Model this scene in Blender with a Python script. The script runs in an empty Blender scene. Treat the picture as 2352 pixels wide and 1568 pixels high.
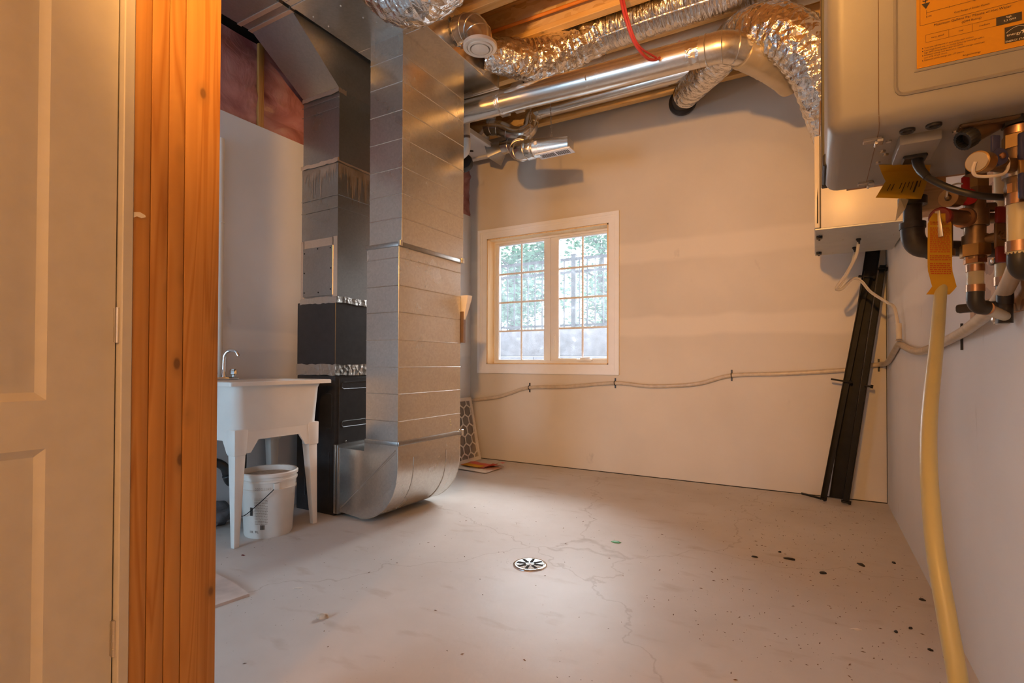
import bpy, bmesh, math, random
from mathutils import Matrix, Vector, noise as mn
random.seed(7)
PI = math.pi
sc = bpy.context.scene
col = sc.collection

# ------------------------------------------------------------------ camera
cam_d = bpy.data.cameras.new('camera')
cam = bpy.data.objects.new('camera', cam_d); col.objects.link(cam)
cam_d.sensor_width = 36.0
cam_d.lens = 1209.09 / 2352 * 36
cam_d.shift_y = 36.0 / 2352
cam_d.clip_start = 0.02
R = Vector((0.86632, 0.49948, 0.00360)); U = Vector((0.00259, -0.01168, 0.99993)); F = Vector((-0.49948, 0.86625, 0.01141))
cam.matrix_world = Matrix(((R.x, U.x, -F.x, 0), (R.y, U.y, -F.y, 0), (R.z, U.z, -F.z, 0.97), (0, 0, 0, 1)))
sc.camera = cam

# ------------------------------------------------------------------ light
w = bpy.data.worlds.new('world'); sc.world = w; w.use_nodes = True
wb = w.node_tree.nodes['Background']
wb.inputs[0].default_value = (0.86, 0.93, 1.0, 1); wb.inputs[1].default_value = 3.2

def lamp(name, kind, loc, energy, color, **kw):
    d = bpy.data.lights.new(name, kind); d.energy = energy; d.color = color
    o = bpy.data.objects.new(name, d); o.location = loc; col.objects.link(o)
    for k, v in kw.items(): setattr(d, k, v)
    return o
# hazy bright sun behind the trees, entering through the window
sun = lamp('sun', 'SUN', (-3, 9, 6), 42.0, (0.88, 0.95, 1.0), angle=math.radians(70))
sun.rotation_euler = Vector((0.32, -1.0, -0.48)).to_track_quat('-Z', 'Y').to_euler()
# unseen warm lamp by the camera, its cone shaped to spare near surfaces
bulb = lamp('warm_lamp', 'SPOT', (-0.34, -0.02, 1.98), 390.0, (1.0, 0.46, 0.11), shadow_soft_size=0.05, spot_size=math.radians(112), spot_blend=1.0)
bulb.rotation_euler = (Vector((-1.7, 4.5, 2.85)) - Vector((-0.34, -0.02, 1.98))).to_track_quat('-Z', 'Y').to_euler()
# added warm fill further back, for the door, studs and heater front
lamp('warm_fill', 'POINT', (-0.30, -1.90, 2.45), 95.0, (1.0, 0.46, 0.11), shadow_soft_size=0.06)
# added neutral fill panel standing in for daylight behind the camera
back = lamp('basement_fill', 'AREA', (-0.45, -2.3, 1.45), 4.0, (0.95, 0.95, 1.0), shape='RECTANGLE', size=1.3, size_y=1.1)
back.rotation_euler = (PI / 2, 0, 0)
# window of the laundry recess behind the partition
rec = lamp('recess_daylight', 'AREA', (-2.75, -2.35, 1.1), 80.0, (0.52, 0.76, 1.0), shape='RECTANGLE', size=1.1, size_y=1.0)
rec.rotation_euler = (PI / 2, 0, 0)

vs = sc.view_settings
vs.view_transform = 'Standard'; vs.look = 'None'; vs.exposure = -0.2; vs.gamma = 1.0; vs.use_curve_mapping = False

# ------------------------------------------------------------------ materials
def newmat(name):
    m = bpy.data.materials.new(name); m.use_nodes = True
    nt = m.node_tree; b = nt.nodes['Principled BSDF']
    return m, nt, b
def nd(nt, t, **kw):
    n = nt.nodes.new(t)
    for k, v in kw.items():
        if k.startswith('i_'):
            n.inputs[k[2:].replace('_', ' ')].default_value = v
        else: setattr(n, k, v)
    return n
def ramp(nt, src, pts):
    r = nt.nodes.new('ShaderNodeValToRGB'); nt.links.new(src, r.inputs[0])
    el = r.color_ramp.elements
    while len(el) < len(pts): el.new(0.5)
    for e, (p, c) in zip(el, pts):
        e.position = p; e.color = c if len(c) == 4 else (*c, 1)
    return r.outputs[0]
def coords(nt, scale=(1, 1, 1), kind='Object', rot=(0, 0, 0)):
    tc = nt.nodes.new('ShaderNodeTexCoord'); mp = nt.nodes.new('ShaderNodeMapping')
    nt.links.new(tc.outputs[kind], mp.inputs[0]); mp.inputs['Scale'].default_value = scale; mp.inputs['Rotation'].default_value = rot
    return mp.outputs[0]
def bump(nt, b, h, strength=0.2, dist=0.01):
    n = nt.nodes.new('ShaderNodeBump'); n.inputs['Strength'].default_value = strength; n.inputs['Distance'].default_value = dist
    nt.links.new(h, n.inputs['Height']); nt.links.new(n.outputs[0], b.inputs['Normal'])
def mixc(nt, fac, a, c, blend='MIX'):
    m = nt.nodes.new('ShaderNodeMix'); m.data_type = 'RGBA'; m.blend_type = blend
    for s, v in ((m.inputs[0], fac), (m.inputs[6], a), (m.inputs[7], c)):
        if hasattr(v, 'is_linked'): nt.links.new(v, s)
        elif isinstance(v, (int, float)): s.default_value = v
        else: s.default_value = (*v, 1) if len(v) == 3 else v
    return m.outputs[2]
M = {}
def plain(name, c, rough=0.5, metal=0.0, vary=0.08, scale=12.0, bmp=0.0, bscale=60.0, coat=0.0, spec=0.5):
    m, nt, b = newmat(name)
    n = nd(nt, 'ShaderNodeTexNoise'); n.inputs['Scale'].default_value = scale; n.inputs['Detail'].default_value = 4
    nt.links.new(coords(nt), n.inputs[0])
    lo = tuple(max(0, x * (1 - vary)) for x in c); hi = tuple(min(1, x * (1 + vary)) for x in c)
    nt.links.new(ramp(nt, n.outputs[0], [(0.3, lo), (0.7, hi)]), b.inputs['Base Color'])
    b.inputs['Roughness'].default_value = rough; b.inputs['Metallic'].default_value = metal
    b.inputs['Specular IOR Level'].default_value = spec
    if coat: b.inputs['Coat Weight'].default_value = coat
    if bmp:
        n2 = nd(nt, 'ShaderNodeTexNoise'); n2.inputs['Scale'].default_value = bscale; n2.inputs['Detail'].default_value = 3
        nt.links.new(coords(nt), n2.inputs[0]); bump(nt, b, n2.outputs[0], bmp, 0.004)
    M[name] = m
    return m
def galv(name, c, rough, spangle=0.12, bmp=0.05, dust=0.0):
    m, nt, b = newmat(name)
    co = coords(nt)
    v = nd(nt, 'ShaderNodeTexVoronoi'); v.inputs['Scale'].default_value = 90; nt.links.new(co, v.inputs[0])
    n = nd(nt, 'ShaderNodeTexNoise'); n.inputs['Scale'].default_value = 2.2; n.inputs['Detail'].default_value = 5; nt.links.new(co, n.inputs[0])
    lo = tuple(x * (1 - spangle) for x in c)
    sp = ramp(nt, v.outputs['Color'], [(0.1, lo), (0.9, c)])
    nt.links.new(sp, b.inputs['Base Color']); b.inputs['Metallic'].default_value = 0.95
    nt.links.new(ramp(nt, n.outputs[0], [(0.3, (rough - 0.07,) * 3), (0.7, (rough + 0.08,) * 3)]), b.inputs['Roughness'])
    n2 = nd(nt, 'ShaderNodeTexNoise'); n2.inputs['Scale'].default_value = 5; nt.links.new(co, n2.inputs[0])
    bump(nt, b, n2.outputs[0], bmp, 0.05)
    M[name] = m
galv('galv', (0.68, 0.66, 0.62), 0.24, 0.12, 0.03)
galv('galv_dull', (0.42, 0.42, 0.41), 0.32, 0.10)
galv('galv_pipe', (0.72, 0.70, 0.66), 0.22, 0.06, 0.02)
def foil(name, c, rough, scale, strength, stretch=(1, 1, 1)):
    m, nt, b = newmat(name)
    co = coords(nt, stretch)
    n = nd(nt, 'ShaderNodeTexNoise'); n.inputs['Scale'].default_value = scale; n.inputs['Detail'].default_value = 3; n.inputs['Distortion'].default_value = 1.0
    nt.links.new(co, n.inputs[0])
    v = nd(nt, 'ShaderNodeTexVoronoi'); v.inputs['Scale'].default_value = scale * 0.8; v.distance = 'MANHATTAN'; nt.links.new(co, v.inputs[0])
    a = nd(nt, 'ShaderNodeMath', operation='ADD'); nt.links.new(n.outputs[0], a.inputs[0]); nt.links.new(v.outputs['Distance'], a.inputs[1])
    b.inputs['Base Color'].default_value = (*c, 1); b.inputs['Metallic'].default_value = 1.0; b.inputs['Roughness'].default_value = rough
    bump(nt, b, a.outputs[0], strength, 0.02)
    M[name] = m
foil('foil', (0.80, 0.78, 0.75), 0.17, 22, 0.55)
foil('foil_wrap', (0.78, 0.77, 0.76), 0.19, 16, 0.5, (4.0, 0.7, 0.7))
foil('foil_tape', (0.72, 0.70, 0.66), 0.26, 30, 0.25)
galv('tape_tan', (0.75, 0.62, 0.50), 0.42, 0.05, 0.05)
plain('tan_sleeve', (0.55, 0.47, 0.34), 0.35, 0.55, 0.1, 8, 0.2, 40)

def drywall(name, bands, base=(0.80, 0.775, 0.745), axis='Z'):
    m, nt, b = newmat(name)
    co = coords(nt)
    n = nd(nt, 'ShaderNodeTexNoise'); n.inputs['Scale'].default_value = 1.3; n.inputs['Detail'].default_value = 6; nt.links.new(co, n.inputs[0])
    c = ramp(nt, n.outputs[0], [(0.35, tuple(x * 0.94 for x in base)), (0.65, tuple(min(1, x * 1.04) for x in base))])
    if bands:                                                   # smeared joint compound over the taped board joints
        sx = nd(nt, 'ShaderNodeSeparateXYZ'); nt.links.new(co, sx.inputs[0])
        n3 = nd(nt, 'ShaderNodeTexNoise'); n3.inputs['Scale'].default_value = 2.0; nt.links.new(co, n3.inputs[0])
        for (z, h) in bands:
            s = nd(nt, 'ShaderNodeMath', operation='SUBTRACT'); nt.links.new(sx.outputs[axis], s.inputs[0]); s.inputs[1].default_value = z
            s2 = nd(nt, 'ShaderNodeMath', operation='MULTIPLY_ADD'); nt.links.new(n3.outputs[0], s2.inputs[0]); s2.inputs[1].default_value = 0.10
            nt.links.new(s.outputs[0], s2.inputs[2])
            ab = nd(nt, 'ShaderNodeMath', operation='ABSOLUTE'); nt.links.new(s2.outputs[0], ab.inputs[0])
            f = ramp(nt, ab.outputs[0], [(h * 0.7, (0.55,) * 3), (h * 1.1, (0, 0, 0))])
            c = mixc(nt, f, c, tuple(min(0.9, x * 1.18) for x in base))
    # scuffs: sparse dark grey marks stretched upright
    n4 = nd(nt, 'ShaderNodeTexNoise'); n4.inputs['Scale'].default_value = 9; n4.inputs['Detail'].default_value = 4; nt.links.new(coords(nt, (1, 1.6, 0.5)), n4.inputs[0])
    f4 = ramp(nt, n4.outputs[0], [(0.70, (0, 0, 0)), (0.80, (0.35,) * 3)])
    c = mixc(nt, f4, c, (0.36, 0.33, 0.30))
    nt.links.new(c, b.inputs['Base Color']); b.inputs['Roughness'].default_value = 0.72; b.inputs['Specular IOR Level'].default_value = 0.3
    n2 = nd(nt, 'ShaderNodeTexNoise'); n2.inputs['Scale'].default_value = 140; nt.links.new(co, n2.inputs[0]); bump(nt, b, n2.outputs[0], 0.05, 0.003)
    M[name] = m
drywall('drywall_back', [(1.98, 0.10), (1.34, 0.09)], (0.66, 0.605, 0.525))
drywall('drywall_right', [(1.38, 0.07)], (0.76, 0.765, 0.785))
drywall('drywall_plain', [], (0.66, 0.65, 0.63))
drywall('drywall_left', [(1.15, 0.07)], (0.76, 0.785, 0.82))  # bluish, lighter copy: daylight on this wall put into its base colour

def wood(name, c1, c2, grain_axis='Z', scale=10.0, knots=True):
    m, nt, b = newmat(name)
    st = {'Z': (1, 1, 0.045), 'X': (0.045, 1, 1), 'Y': (1, 0.045, 1)}[grain_axis]
    oi = nd(nt, 'ShaderNodeObjectInfo')
    co = coords(nt, st)
    ad = nd(nt, 'ShaderNodeVectorMath', operation='ADD'); nt.links.new(co, ad.inputs[0])
    cmb = nd(nt, 'ShaderNodeVectorMath', operation='SCALE'); cmb.inputs[0].default_value = (7.3, 4.1, 2.7); nt.links.new(oi.outputs['Random'], cmb.inputs['Scale']); nt.links.new(cmb.outputs[0], ad.inputs[1])
    n = nd(nt, 'ShaderNodeTexNoise'); n.inputs['Scale'].default_value = scale; n.inputs['Detail'].default_value = 3; n.inputs['Distortion'].default_value = 0.4
    nt.links.new(ad.outputs[0], n.inputs[0])
    mu = nd(nt, 'ShaderNodeMath', operation='MULTIPLY'); mu.inputs[1].default_value = 14.0; nt.links.new(n.outputs[0], mu.inputs[0])
    fr = nd(nt, 'ShaderNodeMath', operation='PINGPONG'); fr.inputs[1].default_value = 1.0; nt.links.new(mu.outputs[0], fr.inputs[0])
    c = ramp(nt, fr.outputs[0], [(0.0, c2), (0.35, c1), (1.0, tuple(0.5 * (a + d) for a, d in zip(c1, c2)))])
    if knots:
        v = nd(nt, 'ShaderNodeTexVoronoi'); v.inputs['Scale'].default_value = 9.0
        k2 = {'Z': (1, 1, 0.55), 'X': (0.55, 1, 1), 'Y': (1, 0.55, 1)}[grain_axis]
        ad2 = nd(nt, 'ShaderNodeVectorMath', operation='ADD'); nt.links.new(coords(nt, k2), ad2.inputs[0]); nt.links.new(cmb.outputs[0], ad2.inputs[1])
        nt.links.new(ad2.outputs[0], v.inputs[0])
        c = mixc(nt, ramp(nt, v.outputs['Distance'], [(0.055, (1, 1, 1)), (0.085, (0, 0, 0))]), c, (0.13, 0.055, 0.02))
        c = mixc(nt, ramp(nt, v.outputs['Distance'], [(0.08, (0.45,) * 3), (0.2, (0, 0, 0))]), c, tuple(x * 0.55 for x in c1))
    nt.links.new(c, b.inputs['Base Color']); b.inputs['Roughness'].default_value = 0.55
    bump(nt, b, fr.outputs[0], 0.08, 0.003)
    M[name] = m
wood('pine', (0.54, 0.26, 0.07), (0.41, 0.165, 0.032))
wood('pine_x', (0.88, 0.60, 0.26), (0.78, 0.47, 0.16), 'X')
wood('jamb_pine', (0.82, 0.62, 0.36), (0.74, 0.50, 0.26), 'Z', 6, False)
wood('block_pine', (0.70, 0.44, 0.22), (0.55, 0.32, 0.14), 'X', 14, False)
def osb(name, c1, c2, c3):
    m, nt, b = newmat(name)
    v = nd(nt, 'ShaderNodeTexVoronoi'); v.inputs['Scale'].default_value = 26; v.inputs['Randomness'].default_value = 1
    wv = nd(nt, 'ShaderNodeTexNoise'); wv.inputs['Scale'].default_value = 6; co = coords(nt, (0.6, 1, 1.2), rot=(0.3, 0.5, 0.4)); nt.links.new(co, wv.inputs[0])
    mx = nd(nt, 'ShaderNodeVectorMath', operation='MULTIPLY_ADD'); nt.links.new(wv.outputs['Color'], mx.inputs[0]); mx.inputs[1].default_value = (0.15,) * 3; nt.links.new(co, mx.inputs[2])
    nt.links.new(mx.outputs[0], v.inputs[0])
    nt.links.new(ramp(nt, v.outputs['Color'], [(0.15, c1), (0.5, c2), (0.85, c3)]), b.inputs['Base Color'])
    b.inputs['Roughness'].default_value = 0.6; bump(nt, b, v.outputs['Color'], 0.35, 0.003)
    M[name] = m
osb('osb', (0.80, 0.56, 0.27), (0.88, 0.66, 0.36), (0.68, 0.44, 0.18))
osb('osb_board', (0.40, 0.21, 0.10), (0.52, 0.31, 0.16), (0.25, 0.12, 0.055))

def floor_mat():
    m, nt, b = newmat('concrete')
    co = coords(nt)
    n = nd(nt, 'ShaderNodeTexNoise'); n.inputs['Scale'].default_value = 1.1; n.inputs['Detail'].default_value = 8; n.inputs['Roughness'].default_value = 0.6; nt.links.new(co, n.inputs[0])
    c = ramp(nt, n.outputs[0], [(0.3, (0.53, 0.485, 0.44)), (0.5, (0.60, 0.56, 0.52)), (0.7, (0.65, 0.62, 0.59))])
    n2 = nd(nt, 'ShaderNodeTexNoise'); n2.inputs['Scale'].default_value = 7; n2.inputs['Detail'].default_value = 6; nt.links.new(coords(nt, (0.6, 1.5, 1)), n2.inputs[0])
    c = mixc(nt, ramp(nt, n2.outputs[0], [(0.60, (0, 0, 0)), (0.74, (0.36,) * 3)]), c, (0.36, 0.27, 0.19))
    v = nd(nt, 'ShaderNodeTexVoronoi'); v.inputs['Scale'].default_value = 34; nt.links.new(co, v.inputs[0])
    msk = nd(nt, 'ShaderNodeTexNoise'); msk.inputs['Scale'].default_value = 2.4; nt.links.new(co, msk.inputs[0])
    sp = nd(nt, 'ShaderNodeMath', operation='MULTIPLY'); nt.links.new(ramp(nt, v.outputs['Distance'], [(0.06, (1, 1, 1)), (0.10, (0, 0, 0))]), sp.inputs[0]); nt.links.new(ramp(nt, msk.outputs[0], [(0.48, (0, 0, 0)), (0.6, (0.8,) * 3)]), sp.inputs[1])
    c = mixc(nt, sp.outputs[0], c, (0.16, 0.11, 0.08))
    # hairline cracks
    vc = nd(nt, 'ShaderNodeTexVoronoi'); vc.feature = 'DISTANCE_TO_EDGE'; vc.inputs['Scale'].default_value = 0.55
    dn = nd(nt, 'ShaderNodeTexNoise'); dn.inputs['Scale'].default_value = 3.5; dn.inputs['Detail'].default_value = 6; nt.links.new(co, dn.inputs[0])
    dv = nd(nt, 'ShaderNodeVectorMath', operation='MULTIPLY_ADD'); nt.links.new(dn.outputs['Color'], dv.inputs[0]); dv.inputs[1].default_value = (0.5, 0.5, 0); nt.links.new(co, dv.inputs[2]); nt.links.new(dv.outputs[0], vc.inputs[0])
    ck = ramp(nt, vc.outputs['Distance'], [(0.0004, (0.4,) * 3), (0.0012, (0, 0, 0))])
    c = mixc(nt, ck, c, (0.30, 0.24, 0.19))
    nt.links.new(c, b.inputs['Base Color'])
    # trowelled burnish around the drain: smoother, glossier patch with a shape of its own
    tc = nd(nt, 'ShaderNodeVectorMath', operation='SUBTRACT'); nt.links.new(co, tc.inputs[0]); tc.inputs[1].default_value = (-0.95, 1.95, 0)
    ln = nd(nt, 'ShaderNodeVectorMath', operation='LENGTH'); nt.links.new(tc.outputs[0], ln.inputs[0])
    an = nd(nt, 'ShaderNodeMath', operation='MULTIPLY_ADD'); nt.links.new(n.outputs[0], an.inputs[0]); an.inputs[1].default_value = 1.6; nt.links.new(ln.outputs[1], an.inputs[2])
    gl = ramp(nt, an.outputs[0], [(0.0, (0, 0, 0)), (1.0, (1, 1, 1))])
    rr = nd(nt, 'ShaderNodeMapRange'); nt.links.new(an.outputs[0], rr.inputs[0]); rr.inputs[1].default_value = 1.1; rr.inputs[2].default_value = 1.7; rr.inputs[3].default_value = 0.48; rr.inputs[4].default_value = 0.68
    nt.links.new(rr.outputs[0], b.inputs['Roughness'])
    n5 = nd(nt, 'ShaderNodeTexNoise'); n5.inputs['Scale'].default_value = 26; n5.inputs['Detail'].default_value = 5; nt.links.new(coords(nt, (1, 0.5, 1), rot=(0, 0, 0.6)), n5.inputs[0])
    bump(nt, b, n5.outputs[0], 0.22, 0.006)
    M['concrete'] = m
floor_mat()
def poly_mat():
    m, nt, b = newmat('pink_insulation')
    co = coords(nt)
    n = nd(nt, 'ShaderNodeTexNoise'); n.inputs['Scale'].default_value = 4; n.inputs['Detail'].default_value = 6; n.inputs['Distortion'].default_value = 1.5; nt.links.new(co, n.inputs[0])
    nt.links.new(ramp(nt, n.outputs[0], [(0.3, (0.30, 0.10, 0.10)), (0.55, (0.52, 0.24, 0.23)), (0.75, (0.62, 0.40, 0.38))]), b.inputs['Base Color'])
    b.inputs['Roughness'].default_value = 0.3; bump(nt, b, n.outputs[0], 0.6, 0.03); b.inputs['Coat Weight'].default_value = 0.5
    M['pink_insulation'] = m
poly_mat()
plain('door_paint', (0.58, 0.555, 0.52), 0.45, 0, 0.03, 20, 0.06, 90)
plain('trim_paint', (0.84, 0.845, 0.86), 0.4, 0, 0.02)
plain('vinyl', (0.78, 0.80, 0.85), 0.35, 0, 0.02)
plain('furnace_black', (0.022, 0.021, 0.022), 0.38, 0, 0.2, 30, 0.05, 200)
plain('plastic_white', (0.82, 0.79, 0.74), 0.35, 0, 0.02)
plain('bucket_white', (0.76, 0.72, 0.66), 0.4, 0, 0.05, 9)
plain('heater_dimmed', (0.28, 0.272, 0.26), 0.42, 0, 0.02)  # white cover darkened in its base colour to offset the near lamp
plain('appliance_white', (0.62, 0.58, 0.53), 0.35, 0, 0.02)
plain('hrv_plate', (0.50, 0.52, 0.53), 0.45, 0.3, 0.05)
plain('chrome', (0.75, 0.75, 0.76), 0.1, 1.0, 0.02)
plain('nickel', (0.55, 0.52, 0.48), 0.3, 0.9, 0.05)
plain('brass', (0.40, 0.26, 0.11), 0.36, 0.95, 0.25, 25)
plain('brass_dark', (0.22, 0.14, 0.075), 0.42, 0.85, 0.3, 25)
plain('copper', (0.46, 0.27, 0.16), 0.32, 1.0, 0.15)
plain('black_iron', (0.055, 0.05, 0.045), 0.45, 0.5, 0.3, 30)
plain('black_steel', (0.011, 0.0095, 0.0085), 0.5, 0.0, 0.35, 14, spec=0.18)
plain('black_plastic', (0.02, 0.02, 0.021), 0.4, 0, 0.1)
plain('dark_seal', (0.03, 0.027, 0.025), 0.6)
plain('blue_plastic', (0.03, 0.035, 0.10), 0.4)
plain('red_plastic', (0.42, 0.02, 0.02), 0.35)
plain('red_dark', (0.15, 0.010, 0.010), 0.4)
plain('red_cable', (0.45, 0.05, 0.05), 0.4)
plain('orange_pipe', (0.85, 0.30, 0.04), 0.45, 0, 0.05)
plain('pex_yellow', (0.44, 0.43, 0.27), 0.35, 0, 0.04)
plain('pex_cream', (0.55, 0.49, 0.30), 0.35, 0, 0.04)
plain('hose_beige', (0.55, 0.46, 0.35), 0.3, 0, 0.12, 30)
plain('hose_white', (0.68, 0.62, 0.55), 0.3, 0, 0.05)
plain('pvc', (0.76, 0.71, 0.62), 0.35, 0, 0.03)
plain('label_yellow', (0.62, 0.28, 0.002), 0.7, 0, 0.02)
plain('tag_yellow', (0.50, 0.29, 0.015), 0.55, 0, 0.03)
plain('print_black', (0.03, 0.022, 0.015), 0.6)
plain('print_red', (0.45, 0.07, 0.01), 0.6)
plain('print_white', (0.8, 0.75, 0.6), 0.6)
plain('paper', (0.78, 0.74, 0.68), 0.6)
plain('cardboard', (0.20, 0.13, 0.09), 0.7)
plain('filter_board', (0.74, 0.69, 0.62), 0.65)
plain('filter_media', (0.32, 0.28, 0.23), 0.85)
plain('plastic_red', (0.62, 0.05, 0.04), 0.3)
plain('chip_black', (0.018, 0.016, 0.015), 0.6)
plain('chip_green', (0.10, 0.38, 0.16), 0.5)
plain('chip_white', (0.78, 0.72, 0.64), 0.6)
plain('stone_tan', (0.55, 0.44, 0.33), 0.7, 0, 0.25, 40)
plain('plaster', (0.80, 0.74, 0.64), 0.8)
plain('tile_scrap', (0.62, 0.52, 0.46), 0.5, 0, 0.2, 9)
plain('block_concrete', (0.18, 0.18, 0.20), 0.85, 0, 0.25, 8, 0.5, 60)
plain('fence_black', (0.02, 0.021, 0.027), 0.5)
plain('bark', (0.06, 0.055, 0.05), 0.9)
plain('leaf', (0.07, 0.20, 0.12), 0.6, 0, 0.5, 3)
plain('gravel', (0.30, 0.29, 0.28), 0.9, 0, 0.3, 20)
plain('soffit', (0.35, 0.35, 0.37), 0.7)
plain('dark_gap', (0.02, 0.017, 0.014), 0.9)
plain('rust_plate', (0.36, 0.30, 0.25), 0.4, 0.7, 0.2)
plain('diffuser_white', (0.80, 0.74, 0.64), 0.4)
# dusty window glass
def glass_mat():
    m, nt, b = newmat('dusty_glass')
    nt.nodes.remove(b); out = nt.nodes['Material Output']
    tr = nd(nt, 'ShaderNodeBsdfTransparent'); tl = nd(nt, 'ShaderNodeBsdfTranslucent'); gl = nd(nt, 'ShaderNodeBsdfGlossy'); gl.inputs['Roughness'].default_value = 0.02
    tl.inputs[0].default_value = (0.85, 0.9, 1.0, 1)
    n = nd(nt, 'ShaderNodeTexNoise'); n.inputs['Scale'].default_value = 14; n.inputs['Detail'].default_value = 6; nt.links.new(coords(nt), n.inputs[0])
    f = ramp(nt, n.outputs[0], [(0.3, (0.03,) * 3), (0.62, (0.055,) * 3), (0.72, (0.12,) * 3)])
    m1 = nd(nt, 'ShaderNodeMixShader'); nt.links.new(f, m1.inputs[0]); nt.links.new(tr.outputs[0], m1.inputs[1]); nt.links.new(tl.outputs[0], m1.inputs[2])
    fr = nd(nt, 'ShaderNodeFresnel'); fr.inputs[0].default_value = 1.3
    m2 = nd(nt, 'ShaderNodeMixShader'); nt.links.new(fr.outputs[0], m2.inputs[0]); nt.links.new(m1.outputs[0], m2.inputs[1]); nt.links.new(gl.outputs[0], m2.inputs[2])
    nt.links.new(m2.outputs[0], out.inputs[0])
    M['dusty_glass'] = m
glass_mat()
def clear_mat():
    m, nt, b = newmat('clear_vinyl')
    b.inputs['Base Color'].default_value = (0.80, 0.74, 0.66, 1); b.inputs['Roughness'].default_value = 0.12
    b.inputs['Transmission Weight'].default_value = 0.45; b.inputs['IOR'].default_value = 1.3
    M['clear_vinyl'] = m
clear_mat()

# ------------------------------------------------------------------ geometry helpers
def V(*a): return Vector(a)
def frame(d, up=None):
    d = Vector(d).normalized()
    u = Vector(up) if up else (Vector((0, 0, 1)) if abs(d.z) < 0.9 else Vector((1, 0, 0)))
    a = u.cross(d).normalized(); b = d.cross(a)
    return a, b, d
def spline(pts, n=8):
    p = [Vector(q) for q in pts]
    if len(p) < 3: return p
    e = [p[0] * 2 - p[1]] + p + [p[-1] * 2 - p[-2]]
    out = []
    for i in range(1, len(e) - 2):
        a, b, c, d = e[i - 1], e[i], e[i + 1], e[i + 2]
        for k in range(n):
            t = k / n
            out.append(0.5 * ((2 * b) + (c - a) * t + (2 * a - 5 * b + 4 * c - d) * t * t + (3 * b - a - 3 * c + d) * t ** 3))
    out.append(p[-1]); return out
class G:
    def __init__(s): s.bm = bmesh.new()
    def box(s, x0, x1, y0, y1, z0, z1, bev=0, seg=2):
        r = bmesh.ops.create_cube(s.bm, size=1.0)
        vs = r['verts']
        for v in vs: v.co = Vector(((x0 + x1) / 2 + v.co.x * (x1 - x0), (y0 + y1) / 2 + v.co.y * (y1 - y0), (z0 + z1) / 2 + v.co.z * (z1 - z0)))
        if bev: bmesh.ops.bevel(s.bm, geom=list({e for v in vs for e in v.link_edges}), offset=bev, segments=seg, affect='EDGES', profile=0.5)
        return s
    def obox(s, c, size, ax, ay, az=None, bev=0, seg=2):      # oriented box
        ax = Vector(ax).normalized(); ay = Vector(ay).normalized(); az = Vector(az).normalized() if az else ax.cross(ay).normalized()
        r = bmesh.ops.create_cube(s.bm, size=1.0); c = Vector(c)
        for v in r['verts']: v.co = c + ax * v.co.x * size[0] + ay * v.co.y * size[1] + az * v.co.z * size[2]
        if bev: bmesh.ops.bevel(s.bm, geom=list({e for v in r['verts'] for e in v.link_edges}), offset=bev, segments=seg, affect='EDGES', profile=0.5)
        return s
    def rings(s, rs, cap0=True, cap1=True, closed=True):
        prev = None; first = None
        for r in rs:
            vs = [s.bm.verts.new(p) for p in r]
            if prev:
                n = len(vs)
                for i in range(n if closed else n - 1):
                    j = (i + 1) % n
                    s.bm.faces.new((prev[i], prev[j], vs[j], vs[i]))
            else: first = vs
            prev = vs
        if cap0 and closed: s.bm.faces.new(list(reversed(first)))
        if cap1 and closed: s.bm.faces.new(prev)
        return s
    def circ(s, c, d, r, seg, up=None, rfun=None):
        a, b, _ = frame(d, up); c = Vector(c)
        return [c + (a * math.cos(2 * PI * i / seg) + b * math.sin(2 * PI * i / seg)) * (r if rfun is None else rfun(r, i / seg)) for i in range(seg)]
    def cyl(s, p0, p1, r0, r1=None, seg=24, cap0=True, cap1=True):
        p0, p1 = Vector(p0), Vector(p1); r1 = r0 if r1 is None else r1
        return s.rings([s.circ(p0, p1 - p0, r0, seg), s.circ(p1, p1 - p0, r1, seg)], cap0, cap1)
    def lathe(s, prof, c, d, seg=28, cap0=True, cap1=True):    # prof: (offset along d, radius)
        d = Vector(d).normalized(); c = Vector(c)
        return s.rings([s.circ(c + d * o, d, max(r, 1e-4), seg) for o, r in prof], cap0, cap1)
    def tube(s, pts, r, seg=16, cap=True, rf=None):
        pts = [Vector(p) for p in pts]; n = len(pts)
        rr = r if isinstance(r, (list, tuple)) else [r] * n
        if len(rr) != n: rr = [rr[0] + (rr[-1] - rr[0]) * i / (n - 1) for i in range(n)]
        d0 = (pts[1] - pts[0]).normalized(); a, b, _ = frame(d0); out = []
        for i, p in enumerate(pts):
            d = ((pts[i + 1] if i < n - 1 else p) - (pts[i - 1] if i else p)).normalized()
            a = (a - d * a.dot(d)).normalized(); b = d.cross(a)
            out.append([p + (a * math.cos(2 * PI * k / seg) + b * math.sin(2 * PI * k / seg)) * (rr[i] if rf is None else rf(rr[i], i, k, p)) for k in range(seg)])
        return s.rings(out, cap, cap)
    def ring(s, c, d, Rr, r, seg=24, sub=8):
        a, b, d = frame(d); c = Vector(c); rs = []
        for i in range(seg):
            t = 2 * PI * i / seg; o = a * math.cos(t) + b * math.sin(t)
            rs.append([c + o * (Rr + r * math.cos(2 * PI * k / sub)) + d * r * math.sin(2 * PI * k / sub) for k in range(sub)])
        rs.append(rs[0])
        vs = [[s.bm.verts.new(p) for p in q] for q in rs[:-1]]; vs.append(vs[0])
        for i in range(seg):
            for k in range(sub):
                j = (k + 1) % sub
                s.bm.faces.new((vs[i][k], vs[i + 1][k], vs[i + 1][j], vs[i][j]))
        return s
    def prism(s, pts, vec):
        vec = Vector(vec); p = [Vector(q) for q in pts]
        return s.rings([p, [q + vec for q in p]])
    def face(s, pts):
        s.bm.faces.new([s.bm.verts.new(Vector(p)) for p in pts]); return s
    def torusarc(s): return s
def wl(o):
    v = Vector((0, 0, 0))
    while o: v += o.location; o = o.parent
    return v
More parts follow.
